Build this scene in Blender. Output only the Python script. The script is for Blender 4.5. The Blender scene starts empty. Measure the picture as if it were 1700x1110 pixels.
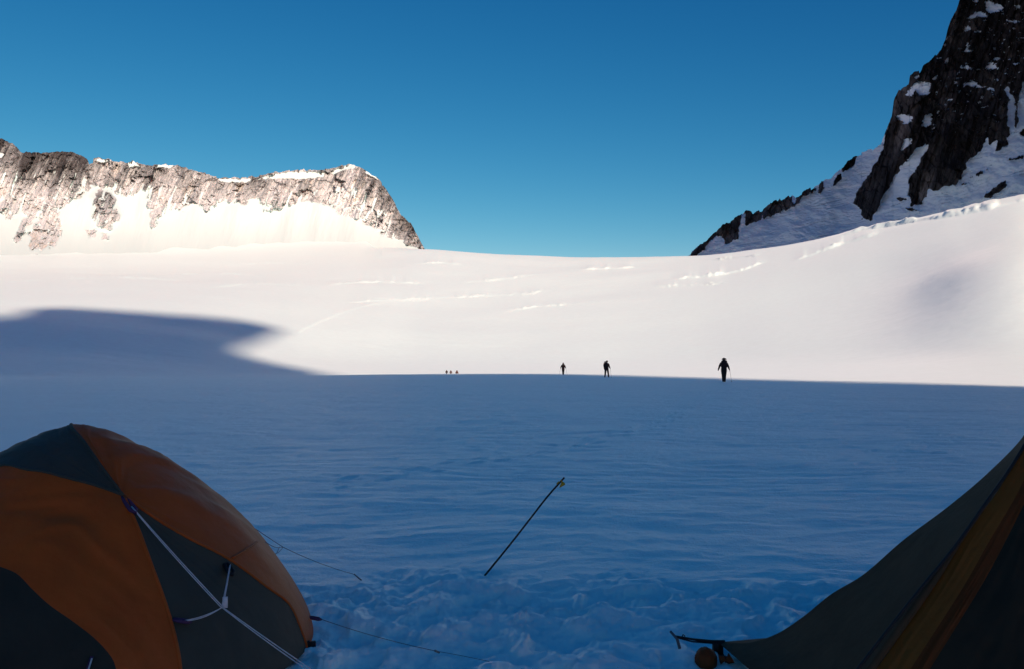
import bpy, bmesh, math, random
import numpy as np
from mathutils import Vector

S = bpy.context.scene
COL = S.collection
RNG = np.random.RandomState(7)
random.seed(7)

# ------------------------------------------------------------------ camera
F = 1417.0            # focal length in photo pixels (1700 x 1110)
HCAM = 1.3
PITCH = math.atan(50.0 / F)
cam_d = bpy.data.cameras.new('camera')
cam_d.sensor_width = 36.0
cam_d.lens = 36.0 * F / 1700.0
cam_d.clip_start = 0.05
cam_d.clip_end = 20000.0
cam = bpy.data.objects.new('camera', cam_d)
cam.location = (0, 0, HCAM)
cam.rotation_euler = (math.pi / 2 + PITCH, 0, 0)
COL.objects.link(cam)
S.camera = cam

# ------------------------------------------------------------------ light
SUN_AZ, SUN_EL = math.radians(155), math.radians(18)     # azimuth clockwise from +Y (the view direction)
SH = np.array([math.sin(SUN_AZ), math.cos(SUN_AZ)])
PH = np.array([-SH[1], SH[0]])
SDIR = np.array([SH[0] * math.cos(SUN_EL), SH[1] * math.cos(SUN_EL), math.sin(SUN_EL)])
w = bpy.data.worlds.new('World')
S.world = w
w.use_nodes = True
nt = w.node_tree
nt.nodes.clear()
sky = nt.nodes.new('ShaderNodeTexSky')
sky.sky_type = 'NISHITA'
sky.sun_disc = False
sky.sun_elevation = SUN_EL
sky.sun_rotation = SUN_AZ
sky.altitude = 2600
sky.air_density = 1.0
sky.dust_density = 0.6
sky.ozone_density = 3.0
hsv = nt.nodes.new('ShaderNodeHueSaturation')
hsv.inputs['Saturation'].default_value = 1.2
hsv.inputs['Hue'].default_value = 0.487
bg = nt.nodes.new('ShaderNodeBackground')
bg.inputs['Strength'].default_value = 0.060
out = nt.nodes.new('ShaderNodeOutputWorld')
nt.links.new(sky.outputs[0], hsv.inputs['Color'])
# colour response of the sky: red falls off faster towards the zenith
sep = nt.nodes.new('ShaderNodeSeparateColor'); com = nt.nodes.new('ShaderNodeCombineColor')
nt.links.new(hsv.outputs[0], sep.inputs[0])
for ch, (g, k) in enumerate([(1.95, 7.0), (1.30, 1.47), (0.88, 0.93)]):
    m1 = nt.nodes.new('ShaderNodeMath'); m1.operation = 'MULTIPLY'; m1.inputs[1].default_value = 0.1
    m2 = nt.nodes.new('ShaderNodeMath'); m2.operation = 'POWER'; m2.inputs[1].default_value = g
    m3 = nt.nodes.new('ShaderNodeMath'); m3.operation = 'MULTIPLY'; m3.inputs[1].default_value = 10 * k
    nt.links.new(sep.outputs[ch], m1.inputs[0]); nt.links.new(m1.outputs[0], m2.inputs[0])
    nt.links.new(m2.outputs[0], m3.inputs[0]); nt.links.new(m3.outputs[0], com.inputs[ch])
nt.links.new(com.outputs[0], bg.inputs[0])
nt.links.new(bg.outputs[0], out.inputs[0])
sun_d = bpy.data.lights.new('sun', 'SUN')
sun_d.energy = 5.0
sun_d.angle = math.radians(0.55)
sun_d.color = (1.0, 0.745, 0.60)
sun = bpy.data.objects.new('sun', sun_d)
sun.rotation_euler = Vector(SDIR).to_track_quat('Z', 'Y').to_euler()
COL.objects.link(sun)
S.view_settings.view_transform = 'Standard'
S.view_settings.look = 'None'
S.view_settings.exposure = 0.58
S.view_settings.gamma = 1.0

# ------------------------------------------------------------------ numeric helpers
def smooth(a, b, x):
    t = np.clip((x - a) / (b - a), 0, 1)
    return t * t * (3 - 2 * t)

def _hash(ix, iy, seed):
    h = (ix.astype(np.int64) * 374761393 + iy.astype(np.int64) * 668265263 + seed * 1442695041) & 0xffffffff
    h = ((h ^ (h >> 13)) * 1274126177) & 0xffffffff
    h = ((h ^ (h >> 16)) * 2246822519) & 0xffffffff
    return (h ^ (h >> 15)) & 0xffffffff

def rnd(ix, iy, seed):
    return _hash(ix, iy, seed) / 4294967295.0

def perlin(x, y, seed=0):
    x0 = np.floor(x); y0 = np.floor(y)
    fx = x - x0; fy = y - y0
    def g(ix, iy, dx, dy):
        a = rnd(ix, iy, seed) * 2 * np.pi
        return np.cos(a) * dx + np.sin(a) * dy
    ux = fx * fx * fx * (fx * (fx * 6 - 15) + 10)
    uy = fy * fy * fy * (fy * (fy * 6 - 15) + 10)
    a = g(x0, y0, fx, fy); b = g(x0 + 1, y0, fx - 1, fy)
    c = g(x0, y0 + 1, fx, fy - 1); d = g(x0 + 1, y0 + 1, fx - 1, fy - 1)
    return 1.5 * ((a + (b - a) * ux) * (1 - uy) + (c + (d - c) * ux) * uy)

def fbm(x, y, seed=0, octv=4, gain=0.5, lac=2.03):
    r = np.zeros(np.broadcast(x, y).shape); a = 1.0
    for k in range(octv):
        r += a * perlin(x, y, seed + k * 17)
        x = x * lac + 3.1; y = y * lac - 1.7; a *= gain
    return r

def facets(x, y, seed=0, tilt=1.0):
    """Blocky relief: every Voronoi cell is a tilted plane.  Returns (height, random tone, edge distance)."""
    x0 = np.floor(x); y0 = np.floor(y)
    best = np.full(x.shape, 1e9); sec = np.full(x.shape, 1e9)
    hh = np.zeros(x.shape); tt = np.zeros(x.shape)
    for i in (-1, 0, 1):
        for j in (-1, 0, 1):
            cx = x0 + i; cy = y0 + j
            px = cx + rnd(cx, cy, seed); py = cy + rnd(cx, cy, seed + 1)
            dx = x - px; dy = y - py
            dd = dx * dx + dy * dy
            o = rnd(cx, cy, seed + 2) - 0.5
            gx = (rnd(cx, cy, seed + 3) - 0.5) * 2 * tilt; gy = (rnd(cx, cy, seed + 4) - 0.5) * 2 * tilt
            m = dd < best
            sec = np.where(m, best, np.minimum(sec, dd))
            hh = np.where(m, o + gx * dx + gy * dy, hh)
            tt = np.where(m, rnd(cx, cy, seed + 5), tt)
            best = np.where(m, dd, best)
    return hh, tt, np.sqrt(sec) - np.sqrt(best)

def pchip_slopes(x, y):
    h = np.diff(x, axis=0); dl = np.diff(y, axis=0) / h
    m = np.zeros_like(y)
    w1 = 2 * h[1:] + h[:-1]; w2 = h[1:] + 2 * h[:-1]
    ok = dl[1:] * dl[:-1] > 0
    with np.errstate(divide='ignore', invalid='ignore'):
        hm = (w1 + w2) / (w1 / dl[:-1] + w2 / dl[1:])
    m[1:-1] = np.where(ok, hm, 0)
    m[0] = dl[0]; m[-1] = dl[-1]
    return m

def pchip(xk, yk, x):
    xk = np.asarray(xk, float); yk = np.asarray(yk, float); x = np.asarray(x, float)
    m = pchip_slopes(xk, yk)
    xc = np.clip(x, xk[0], xk[-1])
    i = np.clip(np.searchsorted(xk, xc, side='right') - 1, 0, len(xk) - 2)
    h = xk[i + 1] - xk[i]; t = (xc - xk[i]) / h
    return ((1 + 2 * t) * (1 - t) ** 2 * yk[i] + t * (1 - t) ** 2 * h * m[i]
            + t * t * (3 - 2 * t) * yk[i + 1] + t * t * (t - 1) * h * m[i + 1])

def ray(px, py):
    """World direction of a photo pixel: the way photo measurements become places."""
    cx = (np.asarray(px, float) - 850) / F; cy = (555 - np.asarray(py, float)) / F
    c, s = math.cos(PITCH), math.sin(PITCH)
    return cx, c - cy * s, s + cy * c

def az_slope(px, py):
    x, y, z = ray(px, py)
    return np.arctan2(x, y), z / np.hypot(x, y)

def at(px, py, depth):
    """Point seen at a photo pixel, at the given depth along +Y."""
    x, y, z = ray(px, py)
    return Vector((x / y * depth, depth, HCAM + z / y * depth))

def on_ground(px, py, z=0.0):
    x, y, zz = ray(px, py)
    d = (z - HCAM) / zz
    return Vector((x * d, y * d, z))

# ------------------------------------------------------------------ materials
def new_mat(name):
    m = bpy.data.materials.new(name)
    m.use_nodes = True
    t = m.node_tree
    return m, t, t.nodes['Principled BSDF'], t.nodes, t.links

def noise_node(N, L, vec, scale, detail=3, rough=0.5):
    n = N.new('ShaderNodeTexNoise')
    n.inputs['Scale'].default_value = scale
    n.inputs['Detail'].default_value = detail
    n.inputs['Roughness'].default_value = rough
    if vec is not None:
        L.new(vec, n.inputs['Vector'])
    return n

def simple_mat(name, col, rough=0.7, var=0.25, scale=8.0, spec=0.3, bump=0.0, bscale=200.0):
    m, t, b, N, L = new_mat(name)
    tc = N.new('ShaderNodeTexCoord')
    n = noise_node(N, L, tc.outputs['Object'], scale)
    r = N.new('ShaderNodeValToRGB')
    r.color_ramp.elements[0].position = 0.3; r.color_ramp.elements[1].position = 0.7
    r.color_ramp.elements[0].color = tuple(c * (1 - var) for c in col) + (1,)
    r.color_ramp.elements[1].color = tuple(min(1, c * (1 + var)) for c in col) + (1,)
    L.new(n.outputs['Fac'], r.inputs['Fac'])
    L.new(r.outputs['Color'], b.inputs['Base Color'])
    b.inputs['Roughness'].default_value = rough
    b.inputs['Specular IOR Level'].default_value = spec
    if bump:
        n2 = noise_node(N, L, tc.outputs['Object'], bscale, 2)
        bp = N.new('ShaderNodeBump'); bp.inputs['Strength'].default_value = bump; bp.inputs['Distance'].default_value = 0.002
        L.new(n2.outputs['Fac'], bp.inputs['Height']); L.new(bp.outputs['Normal'], b.inputs['Normal'])
    return m

def fabric_mat(name, col, rough=0.45, trans=0.25, spec=0.4):
    """Coated nylon: fine weave, slight sheen, some light through it."""
    m, t, b, N, L = new_mat(name)
    tc = N.new('ShaderNodeTexCoord')
    n = noise_node(N, L, tc.outputs['Object'], 5.0, 5, 0.6)
    r = N.new('ShaderNodeValToRGB')
    r.color_ramp.elements[0].position = 0.3; r.color_ramp.elements[1].position = 0.75
    r.color_ramp.elements[0].color = tuple(c * 0.82 for c in col) + (1,)
    r.color_ramp.elements[1].color = tuple(min(1, c * 1.12) for c in col) + (1,)
    L.new(n.outputs['Fac'], r.inputs['Fac'])
    L.new(r.outputs['Color'], b.inputs['Base Color'])
    b.inputs['Roughness'].default_value = rough
    b.inputs['Specular IOR Level'].default_value = spec
    n2 = noise_node(N, L, tc.outputs['Object'], 900.0, 1)
    n3 = noise_node(N, L, tc.outputs['Object'], 26.0, 4, 0.55)
    ad = N.new('ShaderNodeMath'); ad.operation = 'MULTIPLY_ADD'; ad.inputs[1].default_value = 0.06
    L.new(n2.outputs['Fac'], ad.inputs[0]); L.new(n3.outputs['Fac'], ad.inputs[2])
    bp = N.new('ShaderNodeBump'); bp.inputs['Strength'].default_value = 0.25; bp.inputs['Distance'].default_value = 0.012
    L.new(ad.outputs[0], bp.inputs['Height']); L.new(bp.outputs['Normal'], b.inputs['Normal'])
    tr = N.new('ShaderNodeBsdfTranslucent')
    L.new(r.outputs['Color'], tr.inputs['Color']); L.new(bp.outputs['Normal'], tr.inputs['Normal'])
    mx = N.new('ShaderNodeMixShader'); mx.inputs[0].default_value = trans
    L.new(b.outputs[0], mx.inputs[1]); L.new(tr.outputs[0], mx.inputs[2])
    L.new(mx.outputs[0], N['Material Output'].inputs['Surface'])
    return m

SNOW = (0.765, 0.945, 0.91)
def snow_mat():
    m, t, b, N, L = new_mat('snow')
    tc = N.new('ShaderNodeTexCoord')
    n = noise_node(N, L, tc.outputs['Object'], 0.35, 6, 0.55)
    r = N.new('ShaderNodeValToRGB')
    r.color_ramp.elements[0].position = 0.3; r.color_ramp.elements[1].position = 0.7
    r.color_ramp.elements[0].color = tuple(c * 0.955 for c in SNOW) + (1,)
    r.color_ramp.elements[1].color = SNOW + (1,)
    L.new(n.outputs['Fac'], r.inputs['Fac']); L.new(r.outputs['Color'], b.inputs['Base Color'])
    b.inputs['Roughness'].default_value = 0.45
    b.inputs['Specular IOR Level'].default_value = 0.36
    b.inputs['Sheen Weight'].default_value = 0.22
    b.inputs['Sheen Roughness'].default_value = 0.4
    mp = N.new('ShaderNodeMapping'); mp.inputs['Scale'].default_value = (0.55, 1.6, 1.0)
    L.new(tc.outputs['Object'], mp.inputs['Vector'])
    a1 = noise_node(N, L, mp.outputs['Vector'], 3.0, 5, 0.62)
    a2 = noise_node(N, L, tc.outputs['Object'], 42.0, 3, 0.6)
    ad = N.new('ShaderNodeMath'); ad.operation = 'MULTIPLY_ADD'; ad.inputs[1].default_value = 0.3
    L.new(a2.outputs['Fac'], ad.inputs[0]); L.new(a1.outputs['Fac'], ad.inputs[2])
    bp = N.new('ShaderNodeBump'); bp.inputs['Strength'].default_value = 0.4; bp.inputs['Distance'].default_value = 0.05
    L.new(ad.outputs[0], bp.inputs['Height']); L.new(bp.outputs['Normal'], b.inputs['Normal'])
    return m

def rock_mat(name, dark, mid, pale, ochre, snow_tint=SNOW):
    """Rock and snow in one sheet: attribute 'snow' says which, 'tone' how stained the rock is."""
    m, t, b, N, L = new_mat(name)
    tc = N.new('ShaderNodeTexCoord')
    at_t = N.new('ShaderNodeAttribute'); at_t.attribute_name = 'tone'
    at_s = N.new('ShaderNodeAttribute'); at_s.attribute_name = 'snow'
    mp = N.new('ShaderNodeMapping'); mp.inputs['Scale'].default_value = (1.0, 1.0, 0.35)
    L.new(tc.outputs['Object'], mp.inputs['Vector'])
    n = noise_node(N, L, mp.outputs['Vector'], 0.16, 6, 0.68)
    ma = N.new('ShaderNodeMath'); ma.operation = 'MULTIPLY_ADD'; ma.inputs[1].default_value = 0.7
    L.new(n.outputs['Fac'], ma.inputs[0])
    sb = N.new('ShaderNodeMath'); sb.operation = 'SUBTRACT'; sb.inputs[1].default_value = 0.35
    L.new(at_t.outputs['Fac'], sb.inputs[0]); L.new(sb.outputs[0], ma.inputs[2])
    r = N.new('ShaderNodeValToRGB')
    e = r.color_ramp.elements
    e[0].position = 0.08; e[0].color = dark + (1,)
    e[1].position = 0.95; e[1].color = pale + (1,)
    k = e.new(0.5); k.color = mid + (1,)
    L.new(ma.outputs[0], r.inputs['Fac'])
    n2 = noise_node(N, L, mp.outputs['Vector'], 0.035, 4, 0.6)
    r2 = N.new('ShaderNodeValToRGB')
    r2.color_ramp.elements[0].position = 0.56; r2.color_ramp.elements[1].position = 0.74
    r2.color_ramp.elements[0].color = (0, 0, 0, 1); r2.color_ramp.elements[1].color = (0.6, 0.6, 0.6, 1)
    L.new(n2.outputs['Fac'], r2.inputs['Fac'])
    mxo = N.new('ShaderNodeMix'); mxo.data_type = 'RGBA'; mxo.blend_type = 'MULTIPLY'
    L.new(r2.outputs['Color'], mxo.inputs['Factor']); L.new(r.outputs['Color'], mxo.inputs['A'])
    mxo.inputs['B'].default_value = ochre + (1,)
    n3 = noise_node(N, L, tc.outputs['Object'], 0.22, 5, 0.65)
    ms = N.new('ShaderNodeMath'); ms.operation = 'MULTIPLY_ADD'; ms.inputs[1].default_value = 0.55
    L.new(n3.outputs['Fac'], ms.inputs[0])
    sb2 = N.new('ShaderNodeMath'); sb2.operation = 'SUBTRACT'; sb2.inputs[1].default_value = 0.275
    L.new(at_s.outputs['Fac'], sb2.inputs[0]); L.new(sb2.outputs[0], ms.inputs[2])
    r3 = N.new('ShaderNodeValToRGB')
    r3.color_ramp.elements[0].position = 0.44; r3.color_ramp.elements[1].position = 0.56
    L.new(ms.outputs[0], r3.inputs['Fac'])
    mx = N.new('ShaderNodeMix'); mx.data_type = 'RGBA'
    L.new(r3.outputs['Color'], mx.inputs['Factor']); L.new(mxo.outputs['Result'], mx.inputs['A'])
    mx.inputs['B'].default_value = snow_tint + (1,)
    L.new(mx.outputs['Result'], b.inputs['Base Color'])
    b.inputs['Roughness'].default_value = 0.85
    b.inputs['Specular IOR Level'].default_value = 0.1
    iv = N.new('ShaderNodeMath'); iv.operation = 'SUBTRACT'; iv.inputs[0].default_value = 1.0
    L.new(r3.outputs['Color'], iv.inputs[1])
    bp = N.new('ShaderNodeBump'); bp.inputs['Distance'].default_value = 3.0
    L.new(iv.outputs[0], bp.inputs['Strength'])
    n4 = noise_node(N, L, mp.outputs['Vector'], 0.45, 6, 0.7)
    L.new(n4.outputs['Fac'], bp.inputs['Height']); L.new(bp.outputs['Normal'], b.inputs['Normal'])
    return m

M = {}
M['snow'] = snow_mat()
M['granite'] = rock_mat('sunlit_granite', (0.070, 0.069, 0.069), (0.315, 0.335, 0.335), (0.66, 0.69, 0.69), (1.0, 0.82, 0.62), (0.54, 0.655, 0.645))  # last colour: snow darkened to offset direct sun, and for rock dust
M['dark_rock'] = rock_mat('dark_rock', (0.010, 0.010, 0.011), (0.04, 0.039, 0.04), (0.15, 0.145, 0.145), (0.9, 0.8, 0.75), (0.52, 0.64, 0.74))  # last colour: snow painted darker and bluer to stand for shade
M['orange'] = fabric_mat('orange_nylon', (0.50, 0.098, 0.008), 0.5, 0.2, 0.3)
M['slate'] = fabric_mat('slate_nylon', (0.064, 0.062, 0.046), 0.6, 0.1, 0.2)
M['brown'] = fabric_mat('grey_brown_nylon', (0.080, 0.050, 0.027), 0.75, 0.04, 0.1)
M['dark_fly'] = fabric_mat('charcoal_nylon', (0.032, 0.027, 0.018), 0.75, 0.04, 0.1)
M['yellow'] = fabric_mat('ochre_nylon', (0.18, 0.066, 0.008), 0.65, 0.06, 0.2)
M['rust'] = fabric_mat('rust_nylon', (0.13, 0.034, 0.004), 0.65, 0.06, 0.2)
M['door'] = fabric_mat('dark_slate_nylon', (0.034, 0.034, 0.026), 0.7, 0.06, 0.15)
M['dim_orange'] = fabric_mat('dull_orange_nylon', (0.20, 0.040, 0.006), 0.6, 0.05, 0.2)
M['cord'] = simple_mat('pale_cord', (0.62, 0.60, 0.60), 0.7, 0.1, 80)
M['grey_cord'] = simple_mat('grey_cord', (0.20, 0.18, 0.17), 0.7, 0.1, 80)
M['purple'] = simple_mat('purple_webbing', (0.07, 0.025, 0.075), 0.6, 0.2, 60)
M['black'] = simple_mat('black_webbing', (0.012, 0.012, 0.013), 0.6, 0.2, 60)
M['cane'] = simple_mat('dark_cane', (0.035, 0.025, 0.016), 0.6, 0.35, 14)
M['tape'] = simple_mat('yellow_tape', (0.75, 0.38, 0.015), 0.5, 0.1, 20)
M['jacket'] = simple_mat('dark_jacket', (0.018, 0.014, 0.013), 0.8, 0.2, 6)
M['red_jacket'] = simple_mat('maroon_jacket', (0.035, 0.010, 0.010), 0.8, 0.2, 6)
M['trousers'] = simple_mat('black_trousers', (0.014, 0.014, 0.015), 0.8, 0.2, 6)
M['pack'] = simple_mat('dark_pack', (0.024, 0.011, 0.010), 0.8, 0.25, 9)
M['red_pack'] = simple_mat('rust_pack', (0.06, 0.020, 0.013), 0.8, 0.25, 9)
M['skin'] = simple_mat('skin', (0.42, 0.25, 0.18), 0.6, 0.1, 9)
M['hat'] = simple_mat('wool_hat', (0.05, 0.016, 0.012), 0.9, 0.2, 30)
M['metal'] = simple_mat('grey_metal', (0.10, 0.10, 0.11), 0.4, 0.1, 30)

# ------------------------------------------------------------------ object helpers
def tag(o, label=None, cat=None, group=None, kind=None):
    if label: o['label'] = label
    if cat: o['category'] = cat
    if group: o['group'] = group
    if kind: o['kind'] = kind
    return o

def empty(name, loc, label, cat, group=None, rz=0.0):
    o = bpy.data.objects.new(name, None)
    o.empty_display_size = 0.1
    o.location = loc
    o.rotation_euler = (0, 0, rz)
    COL.objects.link(o)
    return tag(o, label, cat, group)

def mesh_obj(name, verts, faces, mat, parent=None, shade=True):
    me = bpy.data.meshes.new(name)
    me.from_pydata([tuple(v) for v in verts], [], faces)
    me.update()
    me.materials.append(mat)
    if shade:
        me.polygons.foreach_set('use_smooth', [True] * len(me.polygons))
    o = bpy.data.objects.new(name, me)
    COL.objects.link(o)
    if parent is not None:
        o.parent = parent
        o.location = -Vector(parent.location) if parent.rotation_euler.z == 0 else (0, 0, 0)
    return o

def grid_mesh(name, P, mat, attrs=None, closed_u=False, smooth_sh=True):
    """P: (rows, cols, 3) -> one mesh of quads; attrs: name -> (rows, cols) float point attributes."""
    R, C = P.shape[:2]
    idx = np.arange(R * C).reshape(R, C)
    a = idx[:-1, :-1]; b = idx[:-1, 1:]; c = idx[1:, 1:]; d = idx[1:, :-1]
    q = np.stack([a, b, c, d], -1).reshape(-1, 4)
    if closed_u:
        q2 = np.stack([idx[:-1, -1], idx[:-1, 0], idx[1:, 0], idx[1:, -1]], -1)
        q = np.concatenate([q, q2])
    me = bpy.data.meshes.new(name)
    me.vertices.add(R * C)
    me.vertices.foreach_set('co', P.reshape(-1).astype(np.float32))
    n = len(q)
    me.loops.add(n * 4)
    me.loops.foreach_set('vertex_index', q.reshape(-1).astype(np.int32))
    me.polygons.add(n)
    me.polygons.foreach_set('loop_start', np.arange(0, n * 4, 4, dtype=np.int32))
    me.polygons.foreach_set('use_smooth', np.full(n, smooth_sh))
    me.update(calc_edges=True)
    for k, v in (attrs or {}).items():
        at_ = me.attributes.new(k, 'FLOAT', 'POINT')
        at_.data.foreach_set('value', v.reshape(-1).astype(np.float32))
    me.materials.append(mat)
    o = bpy.data.objects.new(name, me)
    COL.objects.link(o)
    return o

# ------------------------------------------------------------------ snowfield: one polar sheet round the camera
# knots per photo column: crest, dip behind it, four points up the slope, the skyline, and the far side
COLS = [-900, -300, 0, 300, 470, 600, 700, 850, 1000, 1150, 1300, 1450, 1600, 1700, 2100, 2800]
KN = {
 -900: [(140,628),(200,627),(280,585),(400,500),(630,462),(850,452),(1026,424),(1180,402)],
 -300: [(150,628),(205,627),(270,590),(395,508),(625,465),(850,452),(1026,424),(1180,402)],
 0:    [(150,627),(205,627),(265,595),(395,517),(620,471),(850,451),(1026,424),(1180,402)],
 300:  [(150,626),(212,627),(290,597),(400,528),(620,472),(850,449),(1026,421),(1180,398)],
 470:  [(150,624),(225,627),(315,600),(405,548),(620,475),(850,443),(1026,416),(1180,396)],
 600:  [(150,622),(240,626),(340,602),(430,552),(620,480),(850,433),(1026,410),(1180,396)],
 700:  [(150,621),(260,625),(350,604),(450,553),(630,482),(820,432),(970,414),(1500,600)],
 850:  [(150,620),(260,625),(350,605),(450,555),(620,485),(780,440),(920,424),(1400,600)],
 1000: [(140,621),(250,626),(350,606),(440,555),(600,485),(760,442),(900,428),(1400,600)],
 1150: [(112,625),(230,630),(330,606),(420,555),(570,482),(720,442),(860,425),(1400,600)],
 1300: [(95,629),(200,635),(300,606),(390,550),(520,480),(640,430),(760,408),(1300,600)],
 1450: [(85,632),(170,639),(278,605),(365,546),(481,471),(588,408),(700,378),(1200,600)],
 1600: [(78,636),(140,644),(258,608),(342,548),(446,464),(545,387),(650,347),(1100,600)],
 1700: [(74,639),(130,647),(253,608),(335,548),(438,458),(538,368),(645,324),(1100,600)],
 2100: [(66,648),(120,655),(246,610),(326,540),(428,440),(522,335),(625,265),(1100,600)],
 2800: [(60,655),(110,660),(220,610),(290,530),(380,430),(470,330),(570,260),(1100,600)],
}
_azc = np.array([float(az_slope(c, 520)[0]) for c in COLS])
_dk = np.array([[k[0] for k in KN[c]] for c in COLS], float)
_tk = np.array([[float(az_slope(c, k[1])[1]) for k in KN[c]] for c in COLS])

front = np.linspace(float(az_slope(-70, 520)[0]), float(az_slope(1770, 520)[0]), 780)
rest = np.linspace(front[-1], front[0] + 2 * math.pi, 92)[1:-1]
AZ = np.concatenate([front, rest])
DD = np.concatenate([np.geomspace(1.2, 2.6, 30)[:-1], np.geomspace(2.6, 12, 300)[:-1], np.geomspace(12, 160, 320)[:-1],
                     np.geomspace(160, 1100, 540)[:-1], np.geomspace(1100, 6000, 26)])
azw = np.where(AZ > math.pi, AZ - 2 * math.pi, AZ)
nf = len(front)
dk = np.stack([pchip(_azc, _dk[:, k], azw) for k in range(8)], 0)
tk = np.stack([pchip(_azc, _tk[:, k], azw) for k in range(8)], 0)
zk = HCAM + tk * dk
# behind the camera the glacier is flat
wt = smooth(math.radians(62), math.radians(100), np.abs(azw))
zk = zk * (1 - wt) + np.array([-0.3, -1, -1, 0, 4, 10, 16, 20])[:, None] * wt
Z0 = np.zeros((len(DD), len(AZ)))
for j in range(len(AZ)):
    xk = np.concatenate([[0, 30, 52], dk[:, j], [8000]])
    yk = np.concatenate([[0, 0, 0], zk[:, j], [zk[-1, j] - 60]])
    Z0[:, j] = pchip(xk, yk, DD)
# soften the knots
def blur_rows(z, n):
    for _ in range(n):
        z2 = z.copy(); z2[1:-1] = 0.25 * z[:-2] + 0.5 * z[1:-1] + 0.25 * z[2:]; z = z2
    return z
i160 = np.searchsorted(DD, 160)
Z0[i160:] = blur_rows(Z0[i160:], 160)

A2, D2 = np.meshgrid(AZ, DD)
X2 = D2 * np.sin(A2); Y2 = D2 * np.cos(A2)

def hit(px, py):
    """Where the sight line through a photo pixel meets the smooth snowfield."""
    a, t = az_slope(px, py)
    j = int(np.clip(np.searchsorted(front, a), 1, nf - 1)); 
    u = (a - front[j - 1]) / (front[j] - front[j - 1])
    u = min(max(u, -80), 80)
    zc = Z0[:, j - 1] * (1 - u) + Z0[:, j] * u if -0.01 <= u <= 1.01 else Z0[:, j]
    below = np.nonzero((HCAM + t * DD <= zc) & (DD > 3))[0]
    i = below[0] if len(below) else len(DD) - 1
    d = DD[i]
    if i > 0:
        f0 = HCAM + t * DD[i - 1] - zc[i - 1]; f1 = HCAM + t * DD[i] - zc[i]
        if f0 > 0 >= f1: d = DD[i - 1] + (DD[i] - DD[i - 1]) * f0 / (f0 - f1)
    return a, d

# shoulder of the right-hand bulge: its left flank turns away from the sun
def bump_at(px, py, ra, rd, amp):
    a, d = hit(px, py)
    return amp * np.exp(-((A2 - a) / ra) ** 2 - ((D2 - d) / rd) ** 2)
FAR = smooth(0, 1, (D2 - 170) / 120)
Z1 = Z0 + bump_at(1690, 495, 0.090, 105, 15.0)
Z1 = Z1 - bump_at(380, 548, 0.09, 26, 1.6)

# snow steps, crevasse lips and drifts on the slope: (photo polyline, height m, face width m, run-out m, roughness)
STEPS = [
 ([(675,441),(700,438),(735,437),(768,440)], 1.2, 9, 40, 0.5),
 ([(540,474),(590,469),(640,467),(705,471)], 1.3, 10, 45, 0.6),
 ([(330,480),(420,472),(500,474),(560,478)], 0.8, 14, 60, 0.3),
 ([(560,503),(610,500),(650,498),(720,495),(800,491),(880,488),(950,472)], 0.7, 7, 30, 0.7),
 ([(760,470),(820,466),(860,460),(905,455)], 0.9, 8, 30, 0.7),
 ([(960,448),(1020,446),(1060,444)], 1.8, 5, 30, 0.8),
 ([(1120,464),(1160,461),(1195,457),(1230,449),(1268,436)], 3.0, 6, 35, 1.0),
 ([(1180,432),(1220,428),(1260,425)], 1.4, 5, 30, 1.2),
 ([(1320,432),(1360,418),(1405,403),(1460,388)], 2.2, 6, 40, 0.6),
 ([(1380,398),(1430,384),(1500,371),(1570,361),(1640,349),(1720,334)], 3.0, 5, 60, 0.7),
 ([(230,462),(300,456),(380,455),(450,459)], 0.9, 8, 40, 0.5),
 ([(380,440),(450,436),(520,438)], 0.9, 9, 40, 0.5),
 ([(820,520),(900,508),(980,503),(1060,494)], 0.5, 6, 25, 0.5),
 ([(1080,475),(1150,473),(1210,470)], 0.8, 6, 30, 0.8),
 ([(470,560),(490,552),(540,530),(600,510),(645,499)], 0.3, 6, 25, 0.3),
 ([(-40,470),(80,464),(200,461),(330,466)], 0.9, 16, 80, 0.3),
]
for k, (pl, A, wd, Lr, rg) in enumerate(STEPS):
    h = np.array([hit(*p) for p in pl])
    o = np.argsort(h[:, 0]); h = h[o]
    dl = np.interp(AZ, h[:, 0], h[:, 1])
    e0, e1 = h[0, 0], h[-1, 0]; mg = 0.22 * (e1 - e0)
    tp = smooth(e0 - 0.3 * mg, e0 + mg, AZ) * (1 - smooth(e1 - mg, e1 + 0.3 * mg, AZ))
    arc = AZ * dl.mean()
    dl = dl + rg * 2.0 * fbm(arc / 7.0, arc * 0 + k * 7.3, 40 + k, 4)
    gate = smooth(-0.45, 0.35, fbm(arc / 16.0, arc * 0 + k * 5.1, 70 + k, 3))
    amp = A * tp * (0.35 + 0.65 * gate) * (1 + 0.15 * rg * fbm(arc / 5.0, arc * 0 + k * 3.3, 60 + k, 3, 0.5))
    r = D2 - dl[None, :]
    rise = smooth(-wd / 2, wd / 2, r) * np.exp(-np.maximum(r, 0) / Lr)
    lump = rg * 1.5 * (np.abs(fbm(X2 / 5.5, Y2 / 5.5, 80 + k, 4, 0.6)) - 0.25) * np.exp(-((r - wd * 0.3) / (wd * 1.3)) ** 2) * (tp * (0.3 + 0.7 * gate))[None, :]
    Z1 = Z1 + amp[None, :] * rise + lump
# broad wind relief
azs = np.where(A2 > math.pi, A2 - 2 * math.pi, A2)
Z1 += FAR * (0.75 * (1 - 0.6 * smooth(0.1, 0.35, azs)) * fbm(X2 / 110, Y2 / 90, 3, 2) + 0.07 * fbm(X2 / 14, Y2 / 10, 5, 5, 0.6))
MID = smooth(30, 90, D2) * (1 - FAR)
Z1 += MID * 0.05 * fbm(X2 / 14, Y2 / 9, 9, 3)
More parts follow.
